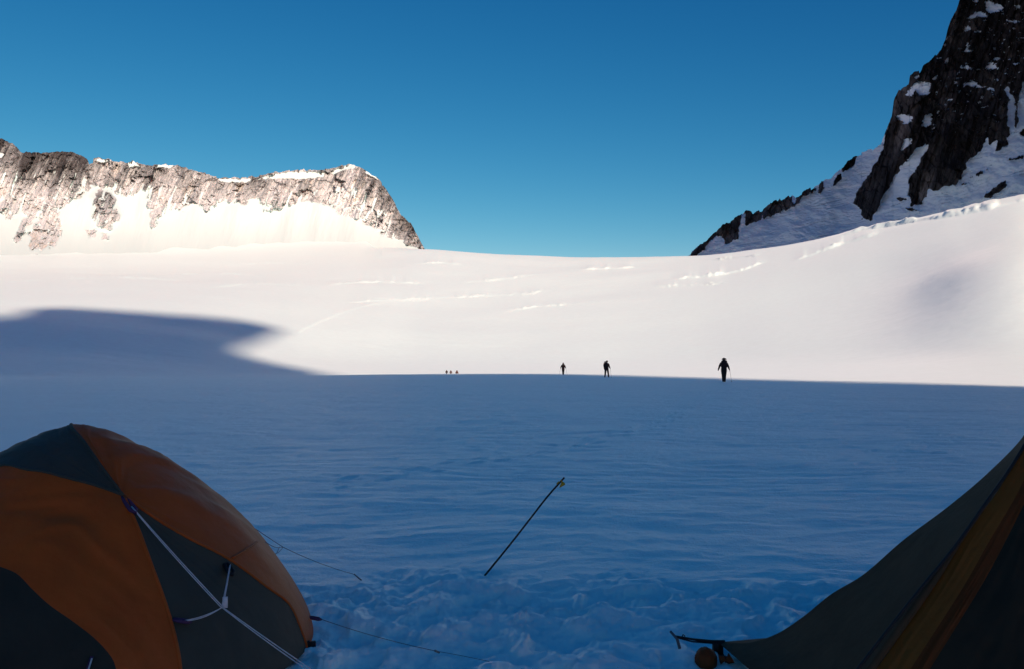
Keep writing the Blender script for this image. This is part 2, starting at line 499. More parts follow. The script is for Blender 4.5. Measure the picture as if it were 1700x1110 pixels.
# sastrugi and sun ripples on the near glacier
warp = 0.9 * fbm(X2 / 3.1, Y2 / 3.1, 21, 2)
NEAR = 1 - smooth(70, 170, D2)
rip = fbm(X2 * 1.1 + 0.5 * warp, Y2 * 2.6 + 1.3 * warp, 23, 5, 0.58)
Z1 += NEAR * (0.014 * rip + 0.012 * (1 - np.abs(fbm(X2 * 0.45, Y2 * 1.5 + 0.7 * warp, 27, 2))) + 0.03 * fbm(X2 / 5, Y2 / 3.2, 29, 3))
# trodden snow round the tents
tr_edge = 5.35 + 0.5 * fbm(X2 / 0.9, X2 * 0 + 2.2, 31, 3) - 0.9 * smooth(0.2, -1.2, X2) * 0 
tread = (1 - smooth(-0.45, 0.35, D2 - tr_edge)) * (1 - smooth(60, 110, np.degrees(np.abs(np.where(A2 > math.pi, A2 - 2 * math.pi, A2)))))
bil = np.abs(fbm(X2 * 1.9, Y2 * 1.9, 33, 4, 0.5))
h1, t1, e1_ = facets(X2 * 2.6 + 0.4 * warp, Y2 * 2.6, 35, 0.6)
Z1 += tread * (1 - 0.8 * np.exp(-((X2 - 0.95) ** 2 + (Y2 - 3.9) ** 2) / 0.16)) * (0.036 * (np.abs(fbm(X2 * 1.5, Y2 * 1.7, 33, 3, 0.45)) - 0.35) + 0.03 * fbm(X2 * 3.6, Y2 * 3.6, 36, 2) + 0.018 * (np.abs(fbm(X2 * 6 + warp, Y2 * 6, 38, 3)) - 0.3) + 0.007 * fbm(X2 * 17, Y2 * 17, 39, 3, 0.6))
# boot prints
trail = []
def add_trail(pl, step, side, rs):
    pts = [on_ground(*p) for p in pl]
    acc = 0; k = 0
    for a, b in zip(pts[:-1], pts[1:]):
        dv = b - a; ln = dv.length; u = dv / ln; n = Vector((-u.y, u.x, 0))
        while acc < ln:
            p = a + u * acc + n * (side if k % 2 else -side)
            trail.append((p.x + rs.uniform(-.08, .08), p.y + rs.uniform(-.12, .12), u.x, u.y, rs.uniform(.32, .68)))
            acc += step * rs.uniform(.8, 1.2); k += 1
        acc -= ln
rs = random.Random(4)
add_trail([(560,812),(640,792),(760,772),(860,758),(960,742),(1040,715),(1110,698),(1150,672),(1190,645)], 0.62, 0.13, rs)
add_trail([(600,800),(720,778),(880,752),(1000,728),(1090,704)], 0.7, 0.25, rs)
add_trail([(1400,768),(1470,752),(1540,738),(1600,720)], 0.5, 0.2, rs)
add_trail([(1440,745),(1520,752),(1580,748)], 0.5, 0.2, rs)
add_trail([(640,1010),(760,985),(900,995),(1040,985),(1160,1000),(1300,990)], 0.34, 0.13, rs)
add_trail([(620,1070),(780,1050),(900,1060),(1050,1040),(1200,1060)], 0.30, 0.14, rs)
for k in range(60):
    py_ = rs.uniform(985, 1125); p_ = on_ground(rs.uniform(430, 1300), py_); th_ = rs.gauss(0.4, 0.7) + (math.pi if rs.random() < 0.3 else 0)
    trail.append((p_.x, p_.y, math.sin(th_), math.cos(th_), rs.uniform(0.5, 1.2)))
PIT = np.zeros_like(Z1); RIM = np.zeros_like(Z1)
for (tx, ty, ux, uy, dp) in trail:
    d = math.hypot(tx, ty); a = math.atan2(tx, ty)
    i0, i1 = np.searchsorted(DD, [d - 0.6, d + 0.6]); j0, j1 = np.searchsorted(front, [a - 0.6 / d, a + 0.6 / d])
    if j1 <= j0: continue
    sl = (slice(i0, i1), slice(j0, j1))
    du = (X2[sl] - tx) * ux + (Y2[sl] - ty) * uy; dn = -(X2[sl] - tx) * uy + (Y2[sl] - ty) * ux
    dn2 = dn * (1 + 0.35 * np.clip(-du / 0.15, -1, 1))
    rr = np.sqrt((du / 0.155) ** 2 + (dn2 / 0.062) ** 2)
    PIT[sl] = np.minimum(PIT[sl], -0.024 * dp * np.exp(-rr ** 5))
    RIM[sl] = np.maximum(RIM[sl], 0.012 * dp * np.exp(-((rr - 1.45) / 0.45) ** 2))
Z1 += np.where(PIT < -0.004, PIT, RIM * (1 - np.exp(-((PIT + 0.004) / 0.003) ** 2) * 0) + PIT)

def ground(x, y):
    d = math.hypot(x, y); a = math.atan2(x, y)
    j = int(np.clip(np.searchsorted(AZ[:nf], a), 1, nf - 1)); i = int(np.clip(np.searchsorted(DD, d), 1, len(DD) - 1))
    u = min(max((a - AZ[j - 1]) / (AZ[j] - AZ[j - 1]), 0), 1); v = (d - DD[i - 1]) / (DD[i] - DD[i - 1])
    return float((Z1[i-1, j-1] * (1-u) + Z1[i-1, j] * u) * (1-v) + (Z1[i, j-1] * (1-u) + Z1[i, j] * u) * v)

P = np.stack([X2, Y2, Z1], -1)
core = np.zeros((1, len(AZ), 3)); core[0, :, 2] = Z1[0].mean()
P = np.concatenate([core, P], 0)
snowfield = grid_mesh('snowfield', P, M['snow'], closed_u=True)
tag(snowfield, 'wide white glacier rising to a sunlit snow saddle', 'snow', kind='structure')

# ------------------------------------------------------------------ mountains
def inside(px, py, poly):
    """Signed pixel distance to a polygon, positive inside."""
    poly = np.asarray(poly, float)
    ins = np.zeros(px.shape, bool); dist = np.full(px.shape, 1e9)
    n = len(poly)
    for i in range(n):
        x1, y1 = poly[i]; x2, y2 = poly[(i + 1) % n]
        if y1 != y2:
            c = ((y1 > py) != (y2 > py)) & (px < (x2 - x1) * (py - y1) / (y2 - y1) + x1)
            ins ^= c
        l2 = (x2 - x1) ** 2 + (y2 - y1) ** 2 + 1e-9
        t = np.clip(((px - x1) * (x2 - x1) + (py - y1) * (y2 - y1)) / l2, 0, 1)
        dist = np.minimum(dist, np.hypot(px - x1 - t * (x2 - x1), py - y1 - t * (y2 - y1)))
    return np.where(ins, dist, -dist)

def sheet(name, xs, skyline, base, rows, depth, mat, label, back=260.0, warp_px=2.0, seed=0):
    """A mountain face measured in the photo and given its real depth; a back slope closes it behind the skyline."""
    sx = np.array([p[0] for p in skyline], float); sy = np.array([p[1] for p in skyline], float)
    top = np.interp(xs, sx, sy) + warp_px * (fbm(xs / 14.0, xs * 0 + seed, seed + 1, 4, 0.6) + 1.2 * facets(xs / 7.0, xs * 0 + seed + 0.5, seed + 2, 1.2)[0])
    tt = np.linspace(0, 1, rows)
    PX = np.repeat(xs[None, :], rows, 0)
    PY = base + (top[None, :] - base) * tt[:, None]
    D, tone, snow = depth(PX, PY, top[None, :] + 0 * PY)
    dx, dy, dz = ray(PX, PY)
    hh = np.hypot(dx, dy)
    P = np.stack([dx / hh * D, dy / hh * D, HCAM + dz / hh * D], -1)
    last = P[-1]; hdir = last[:, :2] / np.linalg.norm(last[:, :2], axis=1)[:, None]
    ext = []
    for k in range(1, 9):
        q = last.copy(); f = k / 8.0
        q[:, :2] += hdir * (back * f)
        q[:, 2] = last[:, 2] - (last[:, 2] + 30) * f ** 1.3 + (8 * (1 - f) * fbm(xs / 10., xs * 0 + k, seed + 5, 3) if k > 1 else -1.0)
        ext.append(q)
    P = np.concatenate([P, np.stack(ext)], 0)
    tone = np.concatenate([tone, np.repeat(tone[-1:], 8, 0)], 0); snow = np.concatenate([snow, np.repeat(snow[-1:], 8, 0)], 0)
    o = grid_mesh(name, P, mat, {'tone': tone, 'snow': snow}, smooth_sh=False)
    return tag(o, label, 'mountain', kind='structure')

# --- the sunlit rock ridge on the far left
SKY_L = [(-320,190),(-200,215),(-90,222),(-30,228),(6,230),(25,242),(38,253),(51,252),(76,253),(102,250),(123,254),(146,263),(148,271),(154,271),(156,260),
 (178,263),(190,266),(212,270),(220,266),(231,272),(254,275),(263,273),(292,273),(313,280),(339,287),(360,295),(390,295),(424,294),
 (449,287),(479,283),(542,281),(563,275),(580,272),(593,276),(614,287),(631,300),(640,312),(652,331),(665,355),(682,371),(695,393),(703,410),(712,424)]
ROCK_L = [(-330,150),(-330,372),(-60,362),(0,351),(11,363),(23,360),(34,351),(42,358),(57,362),(95,358),(110,339),(127,331),(146,317),(152,309),(163,303),(176,312),(191,319),(214,326),
 (224,324),(233,313),(241,313),(246,339),(252,349),(251,378),(258,372),(265,358),(277,353),(282,347),(303,348),(318,339),(335,339),(343,347),
 (358,341),(373,331),(390,338),(411,335),(432,327),(440,346),(466,347),(483,342),(508,329),(525,335),(546,342),(563,352),(593,361),(610,376),
 (635,386),(661,397),(686,407),(701,413),(730,430),(730,150)]
z5 = lambda pts: [(x / 4.722, 220 + y / 4.722) for x, y in pts]
TOWER = z5([(770,460),(870,455),(900,560),(935,650),(920,690),(860,760),(780,740),(735,660),(740,580),(720,510)])
FING = [z5([(255,670),(175,690),(120,830),(125,860),(160,840),(200,740)]),
        z5([(350,590),(385,600),(400,700),(330,800),(300,900),(255,915),(250,800),(310,700)]),
        z5([(390,680),(445,680),(430,760),(360,890),(310,915),(340,800)]),
        z5([(430,760),(470,720),(450,830),(390,900),(385,850)]),
        z5([(230,980),(290,960),(280,1000),(240,1000)]), z5([(300,985),(330,990),(310,1020)]),
        z5([(685,770),(750,760),(740,810),(700,800)]), z5([(815,795),(832,795),(828,825),(818,825)])]
CAPS = [[(160,263),(182,266),(176,271),(160,268)],[(210,271),(221,266),(232,276),(215,277)],[(258,277),(262,272),(290,273),(284,279)],
        [(430,297),(445,291),(480,286),(540,285),(536,294),(500,297),(470,296)],[(548,284),(566,277),(582,272),(596,276),(570,283),(552,290)],
        [(0,252),(8,256),(2,262),(-10,260)],[(604,283),(618,287),(628,298),(615,292)],[(360,297),(420,296),(410,303),(370,302)]]
def depth_left(PX, PY, TOP):
    m = inside(PX, PY, ROCK_L)
    m = np.maximum(m, inside(PX, PY, TOWER))
    fg = np.full(PX.shape, -1e9)
    for f in FING: fg = np.maximum(fg, inside(PX, PY, f))
    m = np.maximum(m, fg + 2)
    wob = (1 - 0.6 * smooth(-6, 1, fg)) * 7 * fbm(PX / 22., PY / 16., 101, 4, 0.6)
    m = m + wob * np.exp(-np.abs(m) / 14.)
    cap = np.full(PX.shape, -1e9)
    for c in CAPS: cap = np.maximum(cap, inside(PX, PY, c))
    cap = cap + 1.5 * fbm(PX / 6., PY / 4., 131, 3)
    spots = fbm(PX / 13., PY / 9., 103, 4, 0.62)
    lower = smooth(0, 60, PY - TOP - 15)
    snow = smooth(3.0, -3.0, m)
    snow = np.maximum(snow, smooth(-1.5, 1.5, cap))
    snow = np.maximum(snow, lower * smooth(0.40, 0.60, spots) * 0.9 * smooth(70, 5, m) )
    gully = fbm((PX + 0.35 * (PY - 300)) / 9., PY / 42., 117, 4, 0.55)
    snow = np.maximum(snow, smooth(0.32, 0.55, gully) * 0.9 * smooth(14, 50, PY - TOP) * (1 - 0.7 * smooth(-6, 1, fg)))
    # leaning flutes and blocks
    sx = PX + 0.45 * (PY - 300)
    h1, t1, e1 = facets(sx / 33. + 0.35 * spots, PY / 38., 105, 0.9)
    h2, t2, e2 = facets(sx / 11. + 0.3 * spots, PY / 13., 107, 1.0)
    flute = fbm(sx / 17., PY / 110., 109, 4, 0.6)
    butt = fbm(PX / 70., PY / 160., 111, 2)
    rocky = 1 - snow
    v_ = np.clip(435 - PY, -20, 75)
    D = 1000 + 2.5 * v_ - 0.009 * v_ * np.abs(v_) + 1.15 * np.maximum(360 - PY, 0)
    steep = smooth(0, 1, (m + 6) / 12.)
    D = D - steep * 0.42 * np.clip(m, 0, 80)
    D += 10 * butt + rocky * (11 * h1 + 4 * h2 + 11 * flute) + (1 - rocky) * (1.3 * fbm(PX / 22. + 0.25 * PY / 22., PY / 90., 113, 4) + 2)
    D -= 14 * np.exp(-np.minimum(np.abs(inside(PX, PY, TOWER)), 0) ) * smooth(-8, 12, inside(PX, PY, TOWER))
    # the north end of the ridge swings away behind
    D += 0.0022 * np.maximum(PX - 560, 0) ** 2
    D = D + 160 * smooth(150, -320, PX) * 0
    depth_t = np.clip((PY - TOP) / 70., 0, 1.6)
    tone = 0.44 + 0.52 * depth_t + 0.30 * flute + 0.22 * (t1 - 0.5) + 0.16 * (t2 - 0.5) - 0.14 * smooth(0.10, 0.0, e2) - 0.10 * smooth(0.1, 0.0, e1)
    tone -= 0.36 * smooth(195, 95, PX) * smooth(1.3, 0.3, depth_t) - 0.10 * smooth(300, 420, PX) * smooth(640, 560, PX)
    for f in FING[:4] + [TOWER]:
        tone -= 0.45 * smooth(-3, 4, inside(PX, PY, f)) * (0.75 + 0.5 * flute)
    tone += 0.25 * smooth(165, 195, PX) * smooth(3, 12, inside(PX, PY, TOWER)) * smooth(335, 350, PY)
    return D, np.clip(tone, 0.0, 1.15), snow
XS_L = np.concatenate([np.linspace(-320, -12, 60), np.linspace(-10, 712, 600)])
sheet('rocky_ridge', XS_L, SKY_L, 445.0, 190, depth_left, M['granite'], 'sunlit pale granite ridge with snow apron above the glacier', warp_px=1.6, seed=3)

# --- the dark peak and its snowy ridge on the right, plus an unseen buttress added past the frame to shade them
z4 = lambda pts: [(1100 + x / 2.313, y / 2.313) for x, y in pts]
z8 = lambda pts: [(1400 + x / 3.083, y / 3.083) for x, y in pts]
SKY_R = [(1130,440)] + z4([(105,980),(130,950),(180,910),(225,870),(270,840),(300,828),(320,812),(380,810),(400,790),(450,765),(500,750),(515,757),(545,735),
 (580,715),(610,700),(640,685),(680,655),(710,615),(740,600),(760,590),(838,556),(850,520),(880,450),(888,390),(905,350),(932,326),(945,318),(950,282),
 (990,270),(1000,250),(1050,215),(1070,190),(1085,150),(1095,110),(1110,70),(1135,20),(1145,-12)]) + [(1618,-70),(1640,-120),(1700,-180),(1760,-300),(1900,-420),(2050,-470),(2200,-520),(2350,-520)]
RIDGE_ROCK = [z4(p) for p in ([(95,1000),(125,950),(180,905),(225,862),(300,820),(302,860),(285,915),(265,928),(240,932),(225,905),(200,905),(160,955),(140,978)],
 [(315,805),(378,800),(376,840),(345,858),(320,862)], [(385,800),(400,780),(500,742),(503,785),(480,802),(430,825),(390,842)],
 [(505,790),(515,745),(580,705),(587,730),(545,752)], [(595,742),(612,692),(620,720),(605,745)], [(655,712),(685,655),(712,605),(744,592),(742,630),(700,655),(680,692)])]
FACE = z8([(215,700),(185,800),(130,890),(60,985),(50,1040),(90,1060),(95,1120),(150,1120),(200,1020),(290,860),(370,770),(418,735),(430,745),(385,850),(330,930),(335,1000),(350,1050),(400,1040),(440,975),
 (520,960),(580,940),(628,860),(620,830),(690,785),(738,705),(748,740),(792,715),(782,770),(840,740),(850,680),(842,600),(850,510),(812,448),(840,450),(872,500),(884,545),
 (880,700),(890,640),(893,530),(915,440),(960,300),(1400,700),(2900,900),(2900,-1800),(500,-1800),(500,0),(420,300),(250,480)])
PATCH = [z8(p) for p in ([(720,5),(760,5),(825,40),(800,55),(740,65),(730,35)],[(655,0),(690,-4),(690,12)],[(628,98),(660,72),(700,58),(750,85),(690,88)],[(612,168),(640,135),(656,150)],
 [(675,162),(690,154),(704,166)],[(603,264),(635,248),(662,262)],[(603,347),(630,333),(687,354)],[(728,352),(750,308),(797,350),(765,357)],[(765,300),(790,292),(818,306)],
 [(610,432),(660,412),(722,449),(660,442)],[(738,457),(752,445),(770,456)],[(316,487),(350,440),(385,413),(447,425),(437,482),(390,487),(370,462),(350,492)],
 [(268,597),(300,585),(352,590),(345,628),(310,632)],[(398,642),(420,590),(452,575),(452,640),(420,652)],[(288,775),(310,715),(347,703),(347,742)],[(360,387),(388,388),(375,402)],
 [(455,404),(482,383),(470,407)],[(870,30),(905,25),(900,42)],[(760,245),(785,238),(780,252)],[(905,190),(925,185),(925,200)],[(840,110),(870,100),(900,112),(880,118)])]
SNOWROCK = [z8(p) for p in ([(690,1022),(740,985),(835,915),(835,950),(760,1005)],[(650,910),(700,880),(735,868),(700,893)],[(850,815),(925,795),(925,805),(880,820)],
 [(270,1015),(340,1018),(360,1032),(300,1024)],[(320,1065),(380,1075),(390,1080),(330,1075)],[(575,950),(640,935),(620,948)],[(905,680),(925,665),(925,695)])]
def depth_right(PX, PY, TOP):
    m = inside(PX, PY, FACE)
    for p in RIDGE_ROCK: m = np.maximum(m, inside(PX, PY, p))
    for p in SNOWROCK: m = np.maximum(m, np.minimum(inside(PX, PY, p), 3))
    m = m + 4.0 * fbm(PX / 12., PY / 16., 201, 4, 0.6) * np.exp(-np.abs(m) / 9.)
    pt = np.full(PX.shape, -1e9)
    for p in PATCH: pt = np.maximum(pt, inside(PX, PY, p))
    pt = pt + 2.6 * fbm(PX / 9., PY / 4.5, 203, 5, 0.65)
    snow = np.maximum(smooth(2.0, -2.0, m), smooth(-1.2, 1.2, pt))
    dust = fbm(PX / 13. + 0.2 * PY / 8., PY / 4.5, 217, 4, 0.62)
    snow = np.maximum(snow, smooth(0.55, 0.85, dust) * 0.8 * smooth(340, 150, PY) * smooth(1505, 1560, PX))
    off = smooth(1700, 1760, PX)
    snow = np.maximum(snow, off * smooth(0.25, 0.5, fbm(PX / 30., PY / 18., 205, 4)))
    sx = PX - 0.42 * (PY - 200)
    sx2 = PX + 0.30 * (PY - 200)
    h1, t1, e1 = facets(sx2 / 30., PY / 55., 207, 0.9)
    h2, t2, e2 = facets(sx / 11., PY / 20., 209, 1.0)
    fl = fbm(sx2 / 15., PY / 90., 211, 4, 0.6)
    butt = fbm(PX / 80., PY / 200., 213, 2)
    rocky = 1 - snow
    D = np.interp(PX, [1130, 1300, 1460, 1560, 1700, 1900, 2350], [1480, 1440, 1370, 1320, 1255, 860, 690])  # far end swings forward as the added, unseen shading buttress
    D = D + 0.8 * np.maximum(430 - PY, 0) - 0.55 * np.clip(430 - PY, 0, 900) * smooth(1440, 1520, PX)
    D += rocky * (12 * h1 + 5 * h2 + 12 * fl) + 16 * butt + (1 - rocky) * (6 * fbm(PX / 34., PY / 20., 215, 4) + 3 * smooth(0.10, 0.0, np.abs(fbm(PX / 150. + PY / 90., PY / 30. + PX / 160., 219, 3, 0.6))) * smooth(-0.2, 0.5, fbm(PX / 40., PY / 25., 221, 2)) + 6)
    D += 30 * smooth(1485, 1440, PX + 0.35 * (PY - 300))
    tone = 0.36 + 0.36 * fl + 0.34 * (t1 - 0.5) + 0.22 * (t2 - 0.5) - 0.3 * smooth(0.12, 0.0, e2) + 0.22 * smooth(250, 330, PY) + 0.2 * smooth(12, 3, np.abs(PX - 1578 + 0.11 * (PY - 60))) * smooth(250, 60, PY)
    return D, np.clip(tone, 0, 1.1), snow
XS_R = np.concatenate([np.linspace(1130, 1705, 500), np.linspace(1710, 2350, 130)])
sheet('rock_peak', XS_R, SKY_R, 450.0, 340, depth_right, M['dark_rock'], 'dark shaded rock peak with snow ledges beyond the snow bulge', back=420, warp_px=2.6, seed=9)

# --- the peak behind the camp whose shadow covers the glacier
Z0 = Z1.copy()
EDGE = [(1760,645),(1700,643),(1450,636),(1200,629.5),(1000,622.2),(850,621.2),(700,621.5),(600,622),(545,619),(500,611),(450,602),(412,592),(388,581),(415,568),(450,557),(474,548),(440,538),(400,531),
        (300,523),(200,516),(100,510),(50,512),(25,524),(0,529),(-40,518)]
D_C = 1300.0
uv = []
for p in EDGE:
    a, d = hit(*p)
    x, y = d * math.sin(a), d * math.cos(a)
    z = HCAM + az_slope(*p)[1] * d
    u = x * PH[0] + y * PH[1]; s = x * SH[0] + y * SH[1]
    low = 1.0 if p[1] > 619.5 else 0.0          # the shade also covers the climbers who stand at its edge
    uv.append((u + 5.0 * low, z * math.cos(SUN_EL) - s * math.sin(SUN_EL) + 3.5 * low))
prof = [(95, -250), (74, -120), (60, -40)] + uv + [(-75, 158), (-100, 176), (-150, 190), (-190, 178), (-260, 150), (-340, 90), (-430, 20), (-520, -120), (-600, -250)]
prof = np.array(prof)
seg = np.concatenate([[0], np.cumsum(np.hypot(*np.diff(prof, axis=0).T))])
ss = np.linspace(0, seg[-1], 900)
pu = np.interp(ss, seg, prof[:, 0]); pv = np.interp(ss, seg, prof[:, 1])
rings = []
for k, off in enumerate([-330, -220, -130, -60, -20, 0, 20, 60, 130, 220, 330]):
    ao = abs(off)
    amp = 0.0 if off == 0 else 9.0
    n1 = fbm(ss / 30., ss * 0 + k * 1.7, 301, 4, 0.55) * amp
    g = -(D_C + off) * math.sin(SUN_EL) - 30
    hgt = np.maximum(pv - (-(D_C) * math.sin(SUN_EL)), 0)
    v = pv - (1 - math.exp(-ao / 260.)) * hgt - 0.02 * ao - np.abs(n1) * (ao > 0)
    v = np.where(pv < -200, g, v)
    u = np.where(ao > 0, np.minimum(pu, 24 - 0.02 * ao), pu) - 0.10 * ao * np.sign(pu + 200) * (pu < 0) - np.abs(n1) * 0.4
    sv = D_C + off + n1
    x = u * PH[0] + sv * SH[0]; y = u * PH[1] + sv * SH[1]
    z = (v + sv * math.sin(SUN_EL)) / math.cos(SUN_EL)
    rings.append(np.stack([x, y, z], -1))
R_ = np.stack(rings)
h_, t_, e_ = facets(np.repeat(ss[None] / 22., len(rings), 0), np.arange(len(rings))[:, None] * 1.3 + 0 * ss[None], 303, 1.0)
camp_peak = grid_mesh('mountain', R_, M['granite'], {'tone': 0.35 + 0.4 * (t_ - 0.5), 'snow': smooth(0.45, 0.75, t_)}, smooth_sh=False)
tag(camp_peak, 'steep rock mountain behind the camp shading the glacier', 'mountain', kind='structure')

# ------------------------------------------------------------------ the dome tent
TC = Vector((-2.02, 3.92, 0.0)); TR, TH, TP = 1.09, 1.015, 1.4
def dome(qx, qy):
    """Unwrapped dome: |q| = 0 at the top, 1 at the hem."""
    r = np.hypot(qx, qy); a = np.arctan2(qy, qx); f = np.clip(r, 0, 1) * np.pi / 2
    rr = TR * np.sin(f) ** (2 / TP); z = TH * np.clip(np.cos(f), 0, 1) ** (2 / TP)
    return np.stack([TC.x + rr * np.cos(a), TC.y + rr * np.sin(a), z], -1)
def dome_q(px, py):
    """Unwrapped place on the dome under a photo pixel (nearest approach when the sight line only grazes it)."""
    x, y, z = ray(px, py)
    t = np.linspace(1.5, 7, 4000)
    X = x * t; Y = y * t; Z = HCAM + z * t
    Fv = (np.hypot(X - TC.x, Y - TC.y) / TR) ** TP + np.where(Z > 0, (np.maximum(Z, 0) / TH) ** TP, (-Z * 0.5)) - 1
    neg = np.nonzero(Fv <= 0)[0]
    i = neg[0] if len(neg) else int(np.argmin(Fv))
    r = math.hypot(X[i] - TC.x, Y[i] - TC.y); a = math.atan2(Y[i] - TC.y, X[i] - TC.x)
    c = max(Z[i], 0) / TH
    f = math.atan2((r / TR) ** (TP / 2), c ** (TP / 2)) / (math.pi / 2)
    return np.array([f * math.cos(a), f * math.sin(a)])

def resample(pts, n):
    pts = np.asarray(pts, float)
    sg = np.concatenate([[0], np.cumsum(np.linalg.norm(np.diff(pts, axis=0), axis=1))])
    # smooth through the points
    tq = np.linspace(0, sg[-1], n)
    return np.stack([pchip(sg, pts[:, k], tq) for k in range(pts.shape[1])], -1)

tent = empty('dome_tent', (TC.x, TC.y, 0), 'orange and slate dome tent pitched on the snow beside a guyed cane wand', 'tent')
tent['label'] = 'orange and slate grey dome tent with pale guy lines pitched on snow'
def pole_hem(ang): return np.array([math.cos(math.radians(ang)), math.sin(math.radians(ang))])
qA = dome_q(205, 828)
seams = {}
seams['E'] = [qA] + [dome_q(*p) for p in ((228,880),(250,940),(272,1000),(287,1050),(298,1105))]
seams['F'] = [qA] + [dome_q(*p) for p in ((255,862),(305,893),(380,932),(440,976),(486,1016),(500,1050),(508,1085))]
seams['B'] = [qA] + [dome_q(*p) for p in ((185,802),(160,768),(138,736),(118,712))]
seams['L'] = [qA] + [dome_q(*p) for p in ((150,808),(100,795),(50,785),(0,778))]
def to_hem(s, ang=None, mid=None):
    last = np.array(s[-1])
    if np.linalg.norm(last) < 0.985:
        a = ang if ang is not None else math.degrees(math.atan2(last[1], last[0]))
        e = pole_hem(a)
        if mid is not None: s = s + [np.array(mid)]
        s = s + [0.5 * (np.array(s[-1]) + e), e]
    return s
angE = math.degrees(math.atan2(seams['E'][-1][1], seams['E'][-1][0])) - 2
angF = math.degrees(math.atan2(seams['F'][-1][1], seams['F'][-1][0])) + 1
seams['E'] = to_hem(seams['E'], angE); seams['F'] = to_hem(seams['F'], angF)
seams['B'] = to_hem(seams['B'], 105); seams['L'] = to_hem(seams['L'], 195)
NS = 70
SE = {k: resample(v, NS) for k, v in seams.items()}
def fan(name, c0, c1, a0, a1, mat, n=60, sag=0.02, seed=0, label=None, fold=0.006):
    """Fabric between two seams that start at one corner, down to the hem."""
    t = np.linspace(0, 1, n)[None, :, None]; s = np.linspace(0, 1, NS)[:, None, None]
    q = (1 - t) * c0[:, None, :] + t * c1[:, None, :]
    ang = np.radians(a0 + (a1 - a0) * t[..., 0])
    arc = np.stack([np.cos(ang), np.sin(ang)], -1)
    q = q + s ** 5 * (arc - q[-1:])
    Pn = dome(q[..., 0], q[..., 1])
    cen = np.array([TC.x, TC.y, 0.25])
    nv = Pn - cen; nv /= np.linalg.norm(nv, axis=-1, keepdims=True)
    tt = t[..., 0]; s2 = s[..., 0]
    bow = np.sin(np.pi * tt) * np.sin(np.pi * np.clip(s2, 0, 1)) ** 0.8
    wr = fbm(q[..., 0] * 3.0 + seed, q[..., 1] * 3.0, 400 + seed, 3)
    ridge = 1 - np.abs(fbm(tt * 5.0 + 0.8 * s2 + seed, s2 * 1.4 + 0 * tt, 410 + seed, 3, 0.45)) * 2
    amt = -sag * bow + bow * (0.010 * wr + fold * ridge)
    if sag < 0: amt = np.maximum(amt, 0.0)
    elif sag >= 0.03: amt = np.minimum(amt, 0.0)
    Pn = Pn + nv * amt[..., None]
    Pn[..., 2] = np.maximum(Pn[..., 2], 0.0) + 0.012
    o = grid_mesh(name, Pn - np.array([TC.x, TC.y, 0]), mat)
    o.parent = tent
    if label: o['label'] = label
    return o
fan('fly_panel', SE['E'], SE['F'], angE, angF, M['slate'], sag=0.030, seed=1, label='slate grey side panel')
fan('fly_panel', SE['F'], SE['B'], angF, 105, M['orange'], sag=-0.001, seed=2, label='orange roof panel', fold=0.019)
fan('fly_panel', SE['B'], SE['L'], 105, 195, M['slate'], sag=0.012, seed=3, label='slate grey crown panel')
# front: orange panel above, dark door below, split along the door curve
DOOR = [dome_q(*p) for p in ((-60,930),(0,946),(25,956),(55,985),(85,1012),(125,1040),(160,1068),(190,1106))]
DOOR = [np.array(pole_hem(195)) * 0.62 if False else DOOR[0]] + DOOR[1:]
DOOR = DOOR + [pole_hem(angE - 14)]
lastL = SE['L']
def patch(name, top, bot, mat, n=60, rows=60, sag=0.02, seed=0, label=None, fold=0.008):
    t = np.linspace(0, 1, rows)[:, None, None]
    q = (1 - t) * top[None] + t * bot[None]
    Pn = dome(q[..., 0], q[..., 1])
    nv = Pn - np.array([TC.x, TC.y, 0.25]); nv /= np.linalg.norm(nv, axis=-1, keepdims=True)
    u = np.linspace(0, 1, top.shape[0])[None]; tt = t[..., 0]
    bow = np.sin(np.pi * tt) * np.sin(np.pi * u) ** 0.7
    wr = fbm(q[..., 0] * 3.0 + seed, q[..., 1] * 3.0, 430 + seed, 3)
    ridge = 1 - np.abs(fbm(u * 6.0 + 1.1 * tt + seed, tt * 1.2 + 0 * u, 440 + seed, 3, 0.45)) * 2
    Pn = Pn + nv * (-sag * bow + bow * (0.010 * wr + fold * ridge))[..., None]
    Pn[..., 2] = np.maximum(Pn[..., 2], 0.0) + 0.012
    o = grid_mesh(name, Pn - np.array([TC.x, TC.y, 0]), mat)
    o.parent = tent
    if label: o['label'] = label
    return o
nE = np.arctan2
hemE = np.array([pole_hem(angE - 14 * k / 9) for k in range(10)])
topc = np.concatenate([SE['L'][::-1], SE['E'][1:]])
topc = resample(topc, 120)
lead = [pole_hem(195), 0.85 * pole_hem(205), 0.7 * pole_hem(215)]
door = resample(np.array([pole_hem(196), pole_hem(200) * 0.82] + [DOOR[0]] + DOOR[1:]), 120)
patch('fly_panel', topc, door, M['orange'], sag=0.016, seed=4, label='orange front panel above the door', fold=0.016)
aD = np.linspace(math.radians(196), math.radians(360 + angE - 14 if angE - 14 < 0 else angE - 14), 120)
patch('door_panel', door, np.stack([np.cos(aD), np.sin(aD)], -1), M['door'], sag=0.03, seed=5, label='dark slate door panel')

